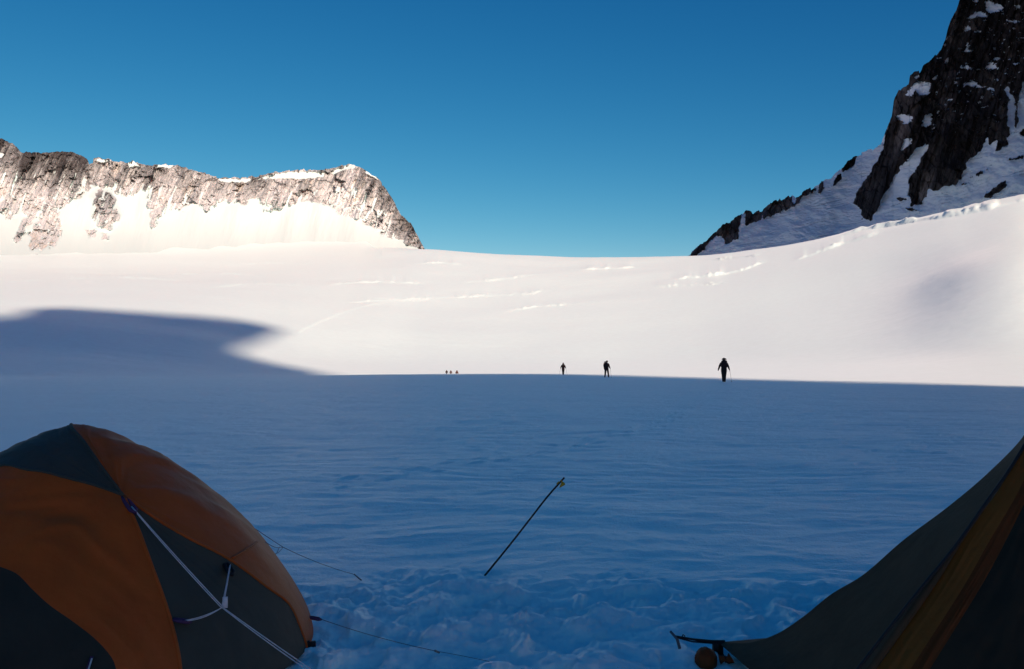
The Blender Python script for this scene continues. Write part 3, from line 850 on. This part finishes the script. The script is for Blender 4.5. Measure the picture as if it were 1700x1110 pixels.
def tube_pts(pts, r, n=8):
    """Vertices and faces of a tube along a polyline (list of Vectors)."""
    pts = [Vector(p) for p in pts]
    V, Fc = [], []
    up = Vector((0.13, 0.21, 0.97))
    for i, p in enumerate(pts):
        d = (pts[min(i + 1, len(pts) - 1)] - pts[max(i - 1, 0)]).normalized()
        a = d.cross(up)
        if a.length < 1e-4: a = d.cross(Vector((1, 0, 0)))
        a.normalize(); b = d.cross(a).normalized()
        rr = r[i] if isinstance(r, (list, tuple)) else r
        for k in range(n):
            th = 2 * math.pi * k / n
            V.append(p + (a * math.cos(th) + b * math.sin(th)) * rr)
    for i in range(len(pts) - 1):
        for k in range(n):
            k2 = (k + 1) % n
            Fc.append((i * n + k, i * n + k2, (i + 1) * n + k2, (i + 1) * n + k))
    Fc.append(tuple(range(n))[::-1]); Fc.append(tuple((len(pts) - 1) * n + k for k in range(n)))
    return V, Fc
def join(parts):
    V, Fc = [], []
    for v, f in parts:
        o = len(V); V += v; Fc += [tuple(i + o for i in q) for q in f]
    return V, Fc
def box_pts(c, sx, sy, sz, rz=0.0, ry=0.0):
    V = []
    for z in (-1, 1):
        for x, y in ((-1, -1), (1, -1), (1, 1), (-1, 1)):
            p = Vector((x * sx / 2, y * sy / 2, z * sz / 2))
            p = Vector((p.x * math.cos(ry) + p.z * math.sin(ry), p.y, -p.x * math.sin(ry) + p.z * math.cos(ry)))
            V.append(Vector(c) + Vector((p.x * math.cos(rz) - p.y * math.sin(rz), p.x * math.sin(rz) + p.y * math.cos(rz), p.z)))
    return V, [(3, 2, 1, 0), (4, 5, 6, 7), (0, 1, 5, 4), (1, 2, 6, 5), (2, 3, 7, 6), (3, 0, 4, 7)]
def sagged(a, b, sag=0.01, n=10):
    a = Vector(a); b = Vector(b)
    return [a.lerp(b, t / n) - Vector((0, 0, sag * 4 * (t / n) * (1 - t / n))) for t in range(n + 1)]
def part(name, parts, mat, parent, label=None):
    V, Fc = join(parts)
    V = [Vector(v) - Vector(parent.matrix_basis.translation if parent.parent is None else parent.parent.matrix_basis.translation) for v in V]
    o = mesh_obj(name, V, Fc, mat)
    o.parent = parent
    if label: o['label'] = label
    return o
def on_dome(px, py, off=0.0):
    q = dome_q(px, py); p = dome(np.array(q[0]), np.array(q[1]))
    v = Vector(p); n = (v - Vector((TC.x, TC.y, 0.25))).normalized()
    return v + n * off
# pole sleeves along the seams
for k in 'EFBL':
    Pn = dome(SE[k][:, 0], SE[k][:, 1])
    nn = Pn - np.array([TC.x, TC.y, 0.25]); nn /= np.linalg.norm(nn, axis=1)[:, None]
    part('pole_sleeve', [tube_pts([Vector(p) for p in (Pn - nn * 0.001 + np.array([0, 0, 0.012]))[::2]], 0.0075, 8)], M['orange'] if k in 'EF' else M['slate'], tent)
def sil(py):
    """Photo column where the dome's right outline crosses this photo row."""
    xs_ = np.arange(300, 620, 1.0)
    best = 300.0
    for x_ in xs_:
        a, b, c = ray(x_, py); t = np.linspace(2.5, 6, 700)
        X = a * t; Y = b * t; Z = HCAM + c * t
        if (((np.hypot(X - TC.x, Y - TC.y) / TR) ** TP + np.where(Z > 0, (np.maximum(Z, 0) / TH) ** TP, 9)) <= 1).any(): best = x_
    return best
def surf_line(pts, off=0.012):
    qs = resample(np.array([dome_q(*p) for p in pts]), 24)
    Pn = dome(qs[:, 0], qs[:, 1]); nn = Pn - np.array([TC.x, TC.y, 0.25]); nn /= np.linalg.norm(nn, axis=1)[:, None]
    return [Vector(p) for p in Pn + nn * off + np.array([0, 0, 0.010])]
part('fly_seam', [tube_pts(surf_line([(382, 931), (400, 920), (415, 910), (424, 903)], 0.010), 0.005, 6)], M['orange'], tent)
# guy lines, webbing loops and a hem buckle
A3 = on_dome(215, 845, 0.02); N3 = on_dome(377, 938, 0.015); E3 = on_dome(300, 1029, 0.02)
G1 = Vector((-0.36, 2.95, 0.0))
Jf = 0.42
Jd = A3.y + (G1.y - A3.y) * Jf
J1 = at(369, 1008, Jd)
G1 = at(700, 1228, 2.95)
def double(a, b, r=0.0019, gap=0.006, sag=0.004):
    g = Vector((gap, 0, gap * 0.4))
    return [tube_pts(sagged(Vector(a) + g * 0.2, Vector(b) + g * 0.5, sag), r, 6), tube_pts(sagged(Vector(a) - g * 0.2, Vector(b) - g * 0.5, sag * 1.6), r, 6)]
part('guy_line', double(A3, J1) + double(N3, J1) + double(E3, J1, sag=0.008) + double(J1, G1, gap=0.007, sag=0.012)
     + [box_pts(J1 + Vector((0.012, -0.004, 0.02)), 0.018, 0.012, 0.04, 0.2)], M['cord'], tent, 'pale doubled guy line with three legs')
J2 = at(470, 908, 4.5)

part('guy_line', [tube_pts(sagged(on_dome(sil(830) - 3, 830, 0.0), J2, 0.005), 0.0016, 6), tube_pts(sagged(on_dome(sil(901) - 1, 901, 0.02), J2, 0.012), 0.0015, 6),
     tube_pts(sagged(on_dome(sil(916) - 1, 916, 0.0), J2, 0.02), 0.0015, 6), tube_pts(sagged(on_dome(sil(919) - 1, 919, 0.0), J2 - Vector((0.02, 0, 0)), 0.022), 0.0015, 6),
     tube_pts(sagged(J2, on_ground(588, 953, 0.015), 0.012), 0.0016, 6), tube_pts([on_ground(588, 953, 0.015), on_ground(600, 963, 0.0)], 0.004, 6)], M['grey_cord'], tent, 'thin grey guy line at the back')
part('guy_line', [tube_pts(sagged(on_dome(sil(1026) - 1, 1026, 0.06), on_ground(726, 1081, 0.02), 0.01), 0.0016, 6), tube_pts(sagged(on_ground(726, 1081, 0.02), on_ground(872, 1112, 0.0), -0.004), 0.0013, 6),
     tube_pts([on_ground(722, 1080, 0.03), on_ground(729, 1083, 0.012)], 0.005, 6)], M['grey_cord'], tent, 'thin guy line staked in the trodden snow')
def loop_part(a, b, r, mat, label=None):
    a = Vector(a); b = Vector(b); d = b - a
    s = d.cross(Vector((0, 0, 1))).normalized() * 0.012
    pts = [a - s * 0.5, a + d * 0.3 - s * 0.9, a + d * 0.8 - s, b, a + d * 0.8 + s, a + d * 0.3 + s * 0.9, a + s * 0.5]
    return part('webbing_loop', [tube_pts(pts, r, 8)], mat, tent, label)
loop_part(on_dome(204, 826, 0.005), on_dome(222, 856, 0.02), 0.008, M['purple'], 'purple loop at the pole crossing')
loop_part(on_dome(286, 1028, 0.005), on_dome(310, 1031, 0.025), 0.007, M['purple'], 'purple loop on the side seam')
loop_part(on_dome(374, 936, 0.003), on_dome(380, 955, 0.018), 0.008, M['black'], 'black loop under the orange roof')
pF = on_dome(sil(1024) - 2, 1024, 0.0)
loop_part(pF, pF + Vector((0.06, 0.0, -0.012)), 0.006, M['purple'], 'purple loop at the back corner')
pG = on_dome(sil(897) - 2, 897, 0.0)
loop_part(pG, pG + Vector((0.028, 0.0, -0.02)), 0.008, M['purple'], 'purple loop on the orange silhouette')
hb = on_dome(sil(1076) - 1, 1076, 0.0)
part('hem_buckle', [box_pts(hb + Vector((0.02, 0, 0.02)), 0.03, 0.02, 0.022, 0.3), tube_pts([hb + Vector((-0.005, 0, 0.03)), hb + Vector((0.018, 0, -0.01)), hb + Vector((0.034, 0, -0.07)), hb + Vector((0.04, 0.0, -0.11))], [0.012, 0.016, 0.013, 0.006], 8)], M['black'], tent)
wl = on_dome(152, 1088, 0.012)
part('webbing_loop', [tube_pts([wl, wl + Vector((-0.006, -0.02, -0.04)), wl + Vector((-0.012, -0.03, -0.09))], 0.006, 8)], M['purple'], tent, 'purple loop hanging by the door')
part('door_cord', [tube_pts([wl + Vector((0.006, -0.012, -0.002)), wl + Vector((0.0, -0.035, -0.05)), wl + Vector((-0.01, -0.045, -0.12))], 0.003, 6)], M['cord'], tent)

# ------------------------------------------------------------------ the brown tent at the right edge
AP = at(1722, 698, 3.2)                         # peak, just out of the frame
tent2 = empty('vestibule_tent', (AP.x, AP.y + 0.3, 0), 'dark grey brown tent with an ochre zip band staked at the right edge', 'tent')
O2 = np.array([AP.x, AP.y + 0.3, 0.0])
edge_px = [(1722,698),(1700,722),(1640,785),(1575,840),(1500,896),(1430,956),(1380,986),(1330,1026),(1285,1054),(1240,1067),(1192,1066)]
fr = np.linspace(0, 1, len(edge_px))
edge3 = np.array([list(at(px, py, 3.2 + 0.70 * f)) for (px, py), f in zip(edge_px, fr)])
edge3[-1, 2] = max(edge3[-1, 2], 0.02)
band_px = [(1722,704),(1696,742),(1661,808),(1595,897),(1560,957),(1518,1021),(1456,1110),(1375,1225)]
band3 = np.array([list(at(px, py, 3.18 - 0.25 * f)) for (px, py), f in zip(band_px, np.linspace(0, 1, len(band_px)))])
b2_px = [(1729,708),(1722,780),(1710,815),(1674,889),(1637,959),(1597,1025),(1544,1110),(1470,1230)]
b23 = np.array([list(at(px, py, 3.14 - 0.30 * f)) for (px, py), f in zip(b2_px, np.linspace(0, 1, len(b2_px)))])
zip_px = [(1708,722),(1673,779),(1642,823),(1584,905),(1518,986),(1421,1110),(1340,1215)]
zip3 = np.array([list(at(px, py, 3.16 - 0.22 * f)) for (px, py), f in zip(zip_px, np.linspace(0, 1, len(zip_px)))])
b3_px = [(1726,710),(1745,800),(1775,900),(1800,1000),(1815,1110),(1830,1240),(1840,1290)]
b33 = np.array([list(at(px, py, 3.1 - 0.5 * f)) for (px, py), f in zip(b3_px, np.linspace(0, 1, len(b3_px)))])
def loft(name, c0, c1, mat, n=40, m=80, sag=0.0, dirv=(0, 1, 0), seed=0, label=None, wr=0.006, par=None):
    a = resample(c0, m); b = resample(c1, m)
    t = np.linspace(0, 1, n)[None, :, None]
    Pn = (1 - t) * a[:, None] + t * b[:, None]
    s = np.linspace(0, 1, m)[:, None]; tt = t[..., 0]
    bow = np.sin(np.pi * tt) * np.sin(np.pi * s) ** 0.6
    w_ = wr * (1 - 2 * np.abs(fbm(tt * 3.5 + seed + 0.7 * s, s * 2.0 + 0 * tt, 500 + seed, 4, 0.5))) + wr * 1.2 * fbm(tt * 6 + 1.5 * s, s * 5.0, 520 + seed, 3)
    Pn = Pn + (bow * (sag + w_))[..., None] * np.array(dirv)
    o = grid_mesh(name, Pn - O2, mat)
    o.parent = par or tent2
    if label: o['label'] = label
    return o
nrm = (0.35, 0.93, 0.1)
loft('fly_panel', edge3, band3, M['brown'], sag=0.035, dirv=nrm, seed=1, label='grey brown panel running out to the snow corner', wr=0.007)
bmid = resample(band3, 60) * 0.36 + resample(b23, 60) * 0.64
loft('zip_band', band3, bmid, M['yellow'], n=16, sag=-0.006, dirv=nrm, seed=2, label='ochre band beside the zip', wr=0.004)
loft('zip_band', bmid, b23, M['rust'], n=16, sag=-0.006, dirv=nrm, seed=7, label='rust band beside the ochre one', wr=0.004)
loft('fly_panel', b23, b33, M['dark_fly'], sag=-0.03, dirv=nrm, seed=3, label='charcoal front panel', wr=0.012)
# the rest of the tent behind, out of the frame: two more panels close it
back = np.array([AP + Vector((0, 0, 0)), AP + Vector((0.35, 0.45, -0.25)), AP + Vector((0.7, 0.9, -0.7)), AP + Vector((1.0, 1.3, -AP.z + 0.02))], float)
side = np.array([AP + Vector((0.0, 0, 0)), AP + Vector((0.7, -0.1, -0.15)), AP + Vector((1.5, -0.2, -0.6)), AP + Vector((2.0, -0.3, -AP.z + 0.02))], float)
loft('fly_panel', edge3, back, M['brown'], sag=-0.02, dirv=(0.1, -1, 0.1), seed=4, label='grey brown back panel')
loft('fly_panel', back, side, M['dark_fly'], sag=-0.05, dirv=(-0.5, -0.8, 0), seed=5, label='charcoal rear panel')
loft('fly_panel', b33, side, M['dark_fly'], sag=0.03, dirv=(0, -1, 0.2), seed=6, label='charcoal end panel')
bl = resample(zip3, 60)
part('zip', [tube_pts([Vector(p) + Vector((0, -0.012, 0.002)) for p in bl], 0.0062, 8)], M['black'], tent2)
c2 = resample(zip3, 60) * 0.35 + resample(band3, 60) * 0.65
part('zip_flap', [tube_pts([Vector(p) + Vector((0, -0.004, 0)) for p in c2[16:]], [0.003 + 0.012 * math.sin(math.pi * i / 43) for i in range(44)], 8)], M['brown'], tent2)
cn = Vector(edge3[-1])
tipp = at(1113, 1048, cn.y + 0.03)
part('corner_strap', [tube_pts([cn + Vector((0.03, 0, 0)), cn + Vector((-0.03, -0.005, 0.004)), at(1150, 1061, cn.y), at(1122, 1056, cn.y + 0.01)], [0.010, 0.008, 0.005, 0.004], 8),
     tube_pts([cn + Vector((0.0, -0.012, -0.002)), at(1150, 1065, cn.y - 0.01), at(1124, 1058, cn.y)], 0.004, 6)], M['black'], tent2)
part('corner_buckle', [box_pts(cn + Vector((-0.005, -0.015, -0.022)), 0.045, 0.02, 0.05, 0.2), box_pts(cn + Vector((0.0, -0.02, -0.075)), 0.03, 0.03, 0.06, 0.6)], M['black'], tent2)
# snow stake the strap is hooked on
sb = at(1128, 1062, cn.y); st = tipp
stake = empty('snow_stake', (sb.x, sb.y, 0), 'short dark stake leaning left at the tip of the brown tent strap', 'stake')
part('shaft', [tube_pts([Vector((sb.x + 0.02, sb.y, -0.05)), at(1124, 1060, cn.y), st], [0.007, 0.007, 0.006], 8)], M['metal'], stake)
part('hook', [tube_pts([at(1132, 1058, cn.y - 0.005), at(1134, 1053, cn.y - 0.005), at(1137, 1056, cn.y - 0.005)], 0.003, 6)], M['black'], stake)
# round orange stuff sack at that corner
sc_ = at(1172, 1095, cn.y - 0.12)
sack = empty('stuff_sack', (sc_.x, sc_.y, 0), 'small round orange stuff sack lying under the brown tent corner', 'sack')
th = np.linspace(0, 2 * np.pi, 40, endpoint=False)[None, :]; ph = np.linspace(0.0, np.pi, 24)[:, None]
rad = 0.053 * (1 + 0.06 * fbm(th * 1.9 + 0 * ph, ph * 2.4, 601, 3) + 0.03 * np.cos(9 * th) * np.sin(ph) ** 0.4 * smooth(0.9, 0.2, ph))
ax = sc_.z
Ps = np.stack([rad * np.cos(ph) * np.ones_like(th) * 0.9, rad * np.sin(ph) * np.cos(th), ax + rad * np.sin(ph) * np.sin(th)], -1)
sbd = grid_mesh('sack_body', Ps, M['dim_orange'], closed_u=True); sbd.parent = sack
nk = Vector((0.06, 0, ax))
V, Fc = tube_pts([nk, nk + Vector((0.02, 0, 0.004)), nk + Vector((0.035, -0.004, 0.0)), nk + Vector((0.05, -0.006, 0.01))], [0.02, 0.012, 0.016, 0.024], 12)
o = mesh_obj('sack_neck', V, Fc, M['dim_orange']); o.parent = sack
V, Fc = tube_pts([nk + Vector((0.024 + 0.001 * math.cos(k), 0.014 * math.cos(k * 0.7), 0.003 + 0.014 * math.sin(k * 0.7))) for k in range(10)], 0.0025, 6)
o = mesh_obj('drawcord', V, Fc, M['black']); o.parent = sack

# ------------------------------------------------------------------ the wand
wb = on_ground(806, 955); wb.z = ground(wb.x, wb.y)
Yw = wb.y
wpts = [(805,955),(832,922),(858,889.5),(884,856),(909,824),(937,792.5)]
w3 = [at(x, y, Yw + 0.10 * k / 5.) for k, (x, y) in enumerate(wpts)]
w3r = [Vector(p) for p in resample(np.array([list(p) for p in w3]), 24)]
wand = empty('marker_wand', (w3[0].x, w3[0].y, 0), 'thin bent cane wand with a yellow tape flag leaning in the snow', 'marker wand')
base_ext = w3r[0] + (w3r[0] - w3r[1]).normalized() * 0.12
part('cane', [tube_pts([base_ext] + w3r, [0.0062] * 6 + [0.0058] * 19, 8)], M['cane'], wand)
ft = at(931, 797, w3[-1].y - 0.006)
fl = []
nF = 9
for i in range(nF):
    f = i / (nF - 1)
    cx = ft.x + 0.006 * math.sin(f * 5) + 0.010 * math.sin(math.pi * f) ; z = ft.z - 0.044 * f
    wv = 0.010 * (1 - 0.55 * f) + (0.004 * math.sin(f * 3.1))
    for j in range(5):
        g = j / 4 - 0.5
        fl.append((cx + 2 * wv * g, ft.y - 0.012 + 0.010 * math.sin(f * 7 + g * 4), z - 0.014 * g * (1 - f)))
ff = [(i * 5 + j, i * 5 + j + 1, (i + 1) * 5 + j + 1, (i + 1) * 5 + j) for i in range(nF - 1) for j in range(4)]
tp_ = part('tape_flag', [(fl, ff)], M['tape'], wand)
sm = tp_.modifiers.new('thick', 'SOLIDIFY'); sm.thickness = 0.0012
ringc = at(927, 802, w3[-1].y - 0.002)
dirw = (w3r[-1] - w3r[-3]).normalized()
part('tape_wrap', [tube_pts([ringc - dirw * 0.011, ringc + dirw * 0.011], 0.0082, 10)], M['tape'], wand)

# ------------------------------------------------------------------ climbers
def figure(px, foot_y, dist, height, label, pose, group='climbers walking away across the glacier', jacket='jacket', pack='pack', hat='hat', face=0.0, packlab='', poles=(), plabel='', pole_cat='trekking pole'):
    a = float(az_slope(px, foot_y)[0])
    x, y = dist * math.sin(a), dist * math.cos(a)
    z = ground(x, y)
    rot = -a + face
    root = empty('person', (x, y, z), label, 'person', group, rot)
    k = height / 1.75
    Pz = pose
    V = []; E = []; Rr = []
    def v(p, r, parent=None):
        V.append(tuple(c * k for c in p)); Rr.append(r * k)
        if parent is not None: E.append((parent, len(V) - 1))
        return len(V) - 1
    lean = Pz.get('lean', 0.08)
    pel = v((0, 0, 0.95), 0.175)
    sp = v((0, lean * 0.4, 1.16), 0.18, pel)
    ch = v((0, lean * 0.9, 1.34), 0.20, sp)
    nb = v((0, lean * 1.1, 1.47), 0.095, ch)
    nk_ = v((0, lean * 1.25, 1.53), 0.058, nb)
    hd = v((0, lean * 1.5 + 0.01, 1.60), 0.085, nk_)
    hd2 = v((0, lean * 1.6 + 0.02, 1.68), 0.092, hd)
    v((0, lean * 1.6 + 0.01, 1.745), 0.058, hd2)
    hands = []
    for sd in (-1, 1):
        L = Pz['legs'][0 if sd < 0 else 1]
        hip = v((sd * 0.10, 0.0, 0.86), 0.14, pel)
        kn = v((sd * (0.105 + L.get('out', 0)), L['knee'], 0.49 + L.get('lift', 0)), 0.10, hip)
        an = v((sd * (0.11 + L.get('out', 0) * 1.6), L['ankle'], 0.10 + L.get('lift', 0)), 0.08, kn)
        he = v((sd * (0.112 + L.get('out', 0) * 1.6), L['ankle'] - 0.03, 0.045 + L.get('lift', 0)), 0.045, an)
        v((sd * (0.12 + L.get('out', 0) * 1.6), L['ankle'] + 0.15, 0.035 + L.get('lift', 0) * 0.6), 0.040, he)
        Am = Pz['arms'][0 if sd < 0 else 1]
        sh = v((sd * 0.19, lean * 0.9, 1.42), 0.105, ch)
        el = v((sd * Am['el'][0], Am['el'][1], Am['el'][2]), 0.082, sh)
        wr = v((sd * Am['wr'][0], Am['wr'][1], Am['wr'][2]), 0.055, el)
        dv = Vector((sd * (Am['wr'][0] - Am['el'][0]), Am['wr'][1] - Am['el'][1], Am['wr'][2] - Am['el'][2])).normalized()
        pm = Vector((sd * Am['wr'][0], Am['wr'][1], Am['wr'][2])) + dv * 0.075
        pi = v(tuple(pm), 0.034, wr)
        fw = Vector((0, 1, 0))
        for q in range(4):
            off = fw * (0.03 - 0.02 * q)
            ln = (0.045, 0.052, 0.048, 0.036)[q]
            b1 = pm + off + dv * 0.03
            i1 = v(tuple(b1), 0.010, pi)
            curl = Vector((-sd * 0.6, 0.1, 0)) * ln
            i2 = v(tuple(b1 + dv * ln * 0.7 + curl * 0.4), 0.009, i1)
            v(tuple(b1 + dv * ln * 0.9 + curl * 1.1), 0.008, i2)
        tb = v(tuple(pm - dv * 0.03 + fw * 0.035), 0.012, pi)
        v(tuple(pm + fw * 0.055 + dv * 0.012), 0.010, tb)
        hands.append((pm + dv * 0.04) * k)
    me = bpy.data.meshes.new('person_body')
    me.from_pydata(V, E, [])
    ob = bpy.data.objects.new('body', me); COL.objects.link(ob)
    md = ob.modifiers.new('skin', 'SKIN'); md.use_smooth_shade = True
    sv = me.skin_vertices[0].data
    for i, r in enumerate(Rr):
        sv[i].radius = (r, r * (0.78 if i in (sp, ch, pel) else 1.0)) if False else (r, r)
    sv[0].use_root = True
    ms = ob.modifiers.new('sub', 'SUBSURF'); ms.levels = 2; ms.render_levels = 2
    dg = bpy.context.evaluated_depsgraph_get()
    m2 = bpy.data.meshes.new_from_object(ob.evaluated_get(dg))
    bpy.data.objects.remove(ob, do_unlink=True)
    # the shell layer tells jacket, trousers, skin and boots apart by where they sit on the body
    n = len(m2.vertices); co = np.zeros(n * 3); m2.vertices.foreach_get('co', co); co = co.reshape(-1, 3) / k
    for nm in (jacket, 'trousers', 'skin'): m2.materials.append(M[nm])
    for p in m2.polygons:
        c = np.mean([co[i] for i in p.vertices], axis=0)
        p.material_index = 2 if c[2] > 1.55 else (1 if c[2] < 0.86 and abs(c[0]) < 0.26 else 0)
        p.use_smooth = True
    b = bpy.data.objects.new('body', m2); COL.objects.link(b); b.parent = root
    def prt(name, P, mat, par=root, cu=True):
        o = grid_mesh(name, P, mat, closed_u=cu); o.parent = par; return o
    # hat
    th = np.linspace(0, 2 * np.pi, 20, endpoint=False)[None]; ph = np.linspace(0.02, 1.75, 10)[:, None]
    cz = 1.675 * k; cy = (lean * 1.6 + 0.015) * k
    Ph = np.stack([0.108 * k * np.sin(ph) * np.cos(th), cy + 0.118 * k * np.sin(ph) * np.sin(th), cz + 0.115 * k * np.cos(ph) * np.ones_like(th) + (0.02 * k) * np.exp(-ph * 6)], -1)
    prt('hat', Ph, M[hat])
    # backpack: a thing carried on the back
    pk = empty('backpack', (x, y, z), packlab, 'backpack', 'packs on the climbers', rot)
    u = np.linspace(0, 2 * np.pi, 28, endpoint=False)[None]; hh = np.linspace(0, 1, 14)[:, None]
    wx = (0.19 + 0.04 * np.sin(np.pi * hh ** 0.8)) * k * np.clip(np.minimum(hh * 9, (1 - hh) * 7), 0, 1) ** 0.45
    dp = (0.13 + 0.05 * np.sin(np.pi * hh)) * k * np.clip(np.minimum(hh * 9, (1 - hh) * 7), 0, 1) ** 0.45
    ce = np.sign(np.cos(u)) * np.abs(np.cos(u)) ** 0.65; se = np.sign(np.sin(u)) * np.abs(np.sin(u)) ** 0.65
    topz = Pz.get('pack_top', 1.62)
    lx = 0.02 * Pz.get('pack_tilt', 0)
    yy = (-0.31 + lean * 0.9 * hh) * k
    Pp = np.stack([wx * ce * (1 + 0.05 * np.sin(3 * u + 9 * hh)) + lx * hh, yy + dp * se, (0.98 + (topz - 0.98) * hh) * k + 0 * u], -1)
    o = grid_mesh('pack_body', Pp, M[pack], closed_u=True); o.parent = pk
    hh2 = np.linspace(0, 1, 8)[:, None]
    rl = 0.125 * k * np.sqrt(np.clip(1 - hh2 ** 2.2, 0.02, 1))
    Pl = np.stack([wx[7] * 0.80 * ce * np.sqrt(np.clip(1 - (hh2 * 1.02 - 0.02) ** 2.2, 0.02, 1))  + lx, (-0.27 + lean * 0.8) * k + rl * 1.05 * se, (topz - 0.03 + 0.15 * hh2) * k + 0 * u], -1)
    o = grid_mesh('pack_lid', Pl, M[pack], closed_u=True); o.parent = pk
    for sd in (-1, 1):
        pts = [Vector((sd * 0.11, -0.16 + lean * 0.9, 1.40)) * k, Vector((sd * 0.115, 0.0 + lean, 1.515)) * k, Vector((sd * 0.12, 0.16 + lean, 1.40)) * k, Vector((sd * 0.15, 0.15 + lean * 0.5, 1.18)) * k, Vector((sd * 0.16, -0.06, 1.04)) * k]
        V2, F2 = tube_pts([Vector(p) for p in resample(np.array([list(p) for p in pts]), 16)], 0.020 * k, 8)
        o = mesh_obj('strap', V2, F2, M['black']); o.parent = pk
    if Pz.get('roll'):
        V2, F2 = tube_pts([Vector((-0.21, -0.27, 0.94)) * k, Vector((-0.20, -0.27, 0.94)) * k, Vector((0.20, -0.27, 0.94)) * k, Vector((0.21, -0.27, 0.94)) * k], [0.05 * k, 0.075 * k, 0.075 * k, 0.05 * k], 14)
        o = mesh_obj('sleeping_mat', V2, F2, M['trousers']); o.parent = pk
    for (sd, tipx, tipy, plab) in poles:
        h = hands[0 if sd < 0 else 1]
        g0 = Vector((sd * tipx, tipy, 0)) * k
        c, s_ = math.cos(rot), math.sin(rot)
        wx_, wy_ = x + g0.x * c - g0.y * s_, y + g0.x * s_ + g0.y * c
        g0.z = ground(wx_, wy_) - z - 0.03
        pr = empty('trekking_pole', (x, y, z), plab, pole_cat, 'poles held by the climbers', rot)
        d = (h - g0).normalized()
        V2, F2 = tube_pts([g0, h + d * 0.02], [0.007, 0.010], 8); o = mesh_obj('shaft', V2, F2, M['metal']); o.parent = pr
        V2, F2 = tube_pts([h - d * 0.07, h + d * 0.06, h + d * 0.09], [0.014, 0.016, 0.010], 8); o = mesh_obj('grip', V2, F2, M['black']); o.parent = pr
        V2, F2 = tube_pts([g0 + d * 0.07, g0 + d * 0.075], [0.045, 0.045], 12); o = mesh_obj('basket', V2, F2, M['black']); o.parent = pr
    return root

stand = dict(legs=[dict(knee=0.03, ankle=-0.02, out=-0.03), dict(knee=0.06, ankle=0.05, out=-0.035)],
             arms=[dict(el=(0.31, 0.0, 1.17), wr=(0.39, 0.08, 0.94)), dict(el=(0.30, 0.0, 1.18), wr=(0.38, 0.12, 0.96))], lean=0.10, pack_top=1.66, pack_tilt=1)
figure(1202, 633, 65.5, 1.77, 'nearest climber walking away in dark clothes, one pole in the right hand', stand, packlab='tall dark pack worn by the nearest climber, topmost above the head',
       poles=[(1, 0.56, 0.30, 'thin pole in the right hand of the nearest climber')], pack='pack')
stride = dict(legs=[dict(knee=0.02, ankle=-0.10, out=0.03), dict(knee=0.10, ankle=0.13, out=0.045)],
              arms=[dict(el=(0.25, -0.02, 1.15), wr=(0.26, 0.06, 0.92)), dict(el=(0.27, 0.05, 1.17), wr=(0.31, 0.22, 1.00))], lean=0.12, pack_top=1.58, pack_tilt=-3)
figure(1007, 623, 92.0, 1.78, 'middle climber in mid stride with legs apart, maroon jacket and big pack', stride, jacket='red_jacket', pack='pack', face=-0.25, packlab='dark pack leaning left on the climber in mid stride',
       poles=[(1, 0.42, 0.42, 'pole in the right hand of the striding climber')])
both = dict(legs=[dict(knee=0.04, ankle=0.0, out=-0.035), dict(knee=0.07, ankle=0.03, out=-0.035)],
            arms=[dict(el=(0.30, 0.02, 1.18), wr=(0.37, 0.17, 0.99)), dict(el=(0.30, 0.02, 1.18), wr=(0.37, 0.17, 0.99))], lean=0.10, pack_top=1.52, pack_tilt=0)
figure(935, 620, 124.0, 1.72, 'smaller climber with legs together, hooded rusty hat, arms out to two poles', both, jacket='red_jacket', pack='pack', packlab='narrow dark pack on the climber with two poles', hat='red_pack',
       poles=[(-1, 0.62, 0.30, 'left pole of the climber with legs together'), (1, 0.60, 0.30, 'right pole of the climber with legs together')])
for i, (px, ytop, lab, pl_, jk, pk_) in enumerate([
    (758.5, 614.0, 'rightmost of three tiny climbers, rust brown, half hidden behind the snow rise', 'rust pack of the rightmost tiny climber', 'red_jacket', 'red_pack'),
    (748.5, 615.2, 'middle of three tiny climbers half hidden behind the snow rise', 'dark pack of the middle tiny climber', 'jacket', 'red_pack'),
    (741.5, 617.6, 'leftmost of three tiny climbers, only the head above the snow rise', 'pack of the leftmost, lowest tiny climber', 'jacket', 'pack')]):
    a_, t_ = az_slope(px, ytop)
    cand = np.arange(175, 300, 1.0)
    gz = np.array([ground(c_ * math.sin(a_), c_ * math.cos(a_)) for c_ in cand])
    ok = np.nonzero((HCAM + t_ * cand) - (gz + 1.84) >= 0)[0]
    dist = cand[ok[0]] + 6 * i if len(ok) else 240 + 6 * i
    figure(px, 622, dist, 1.76, lab, both if i else stand, jacket=jk, pack=pk_, packlab=pl_)
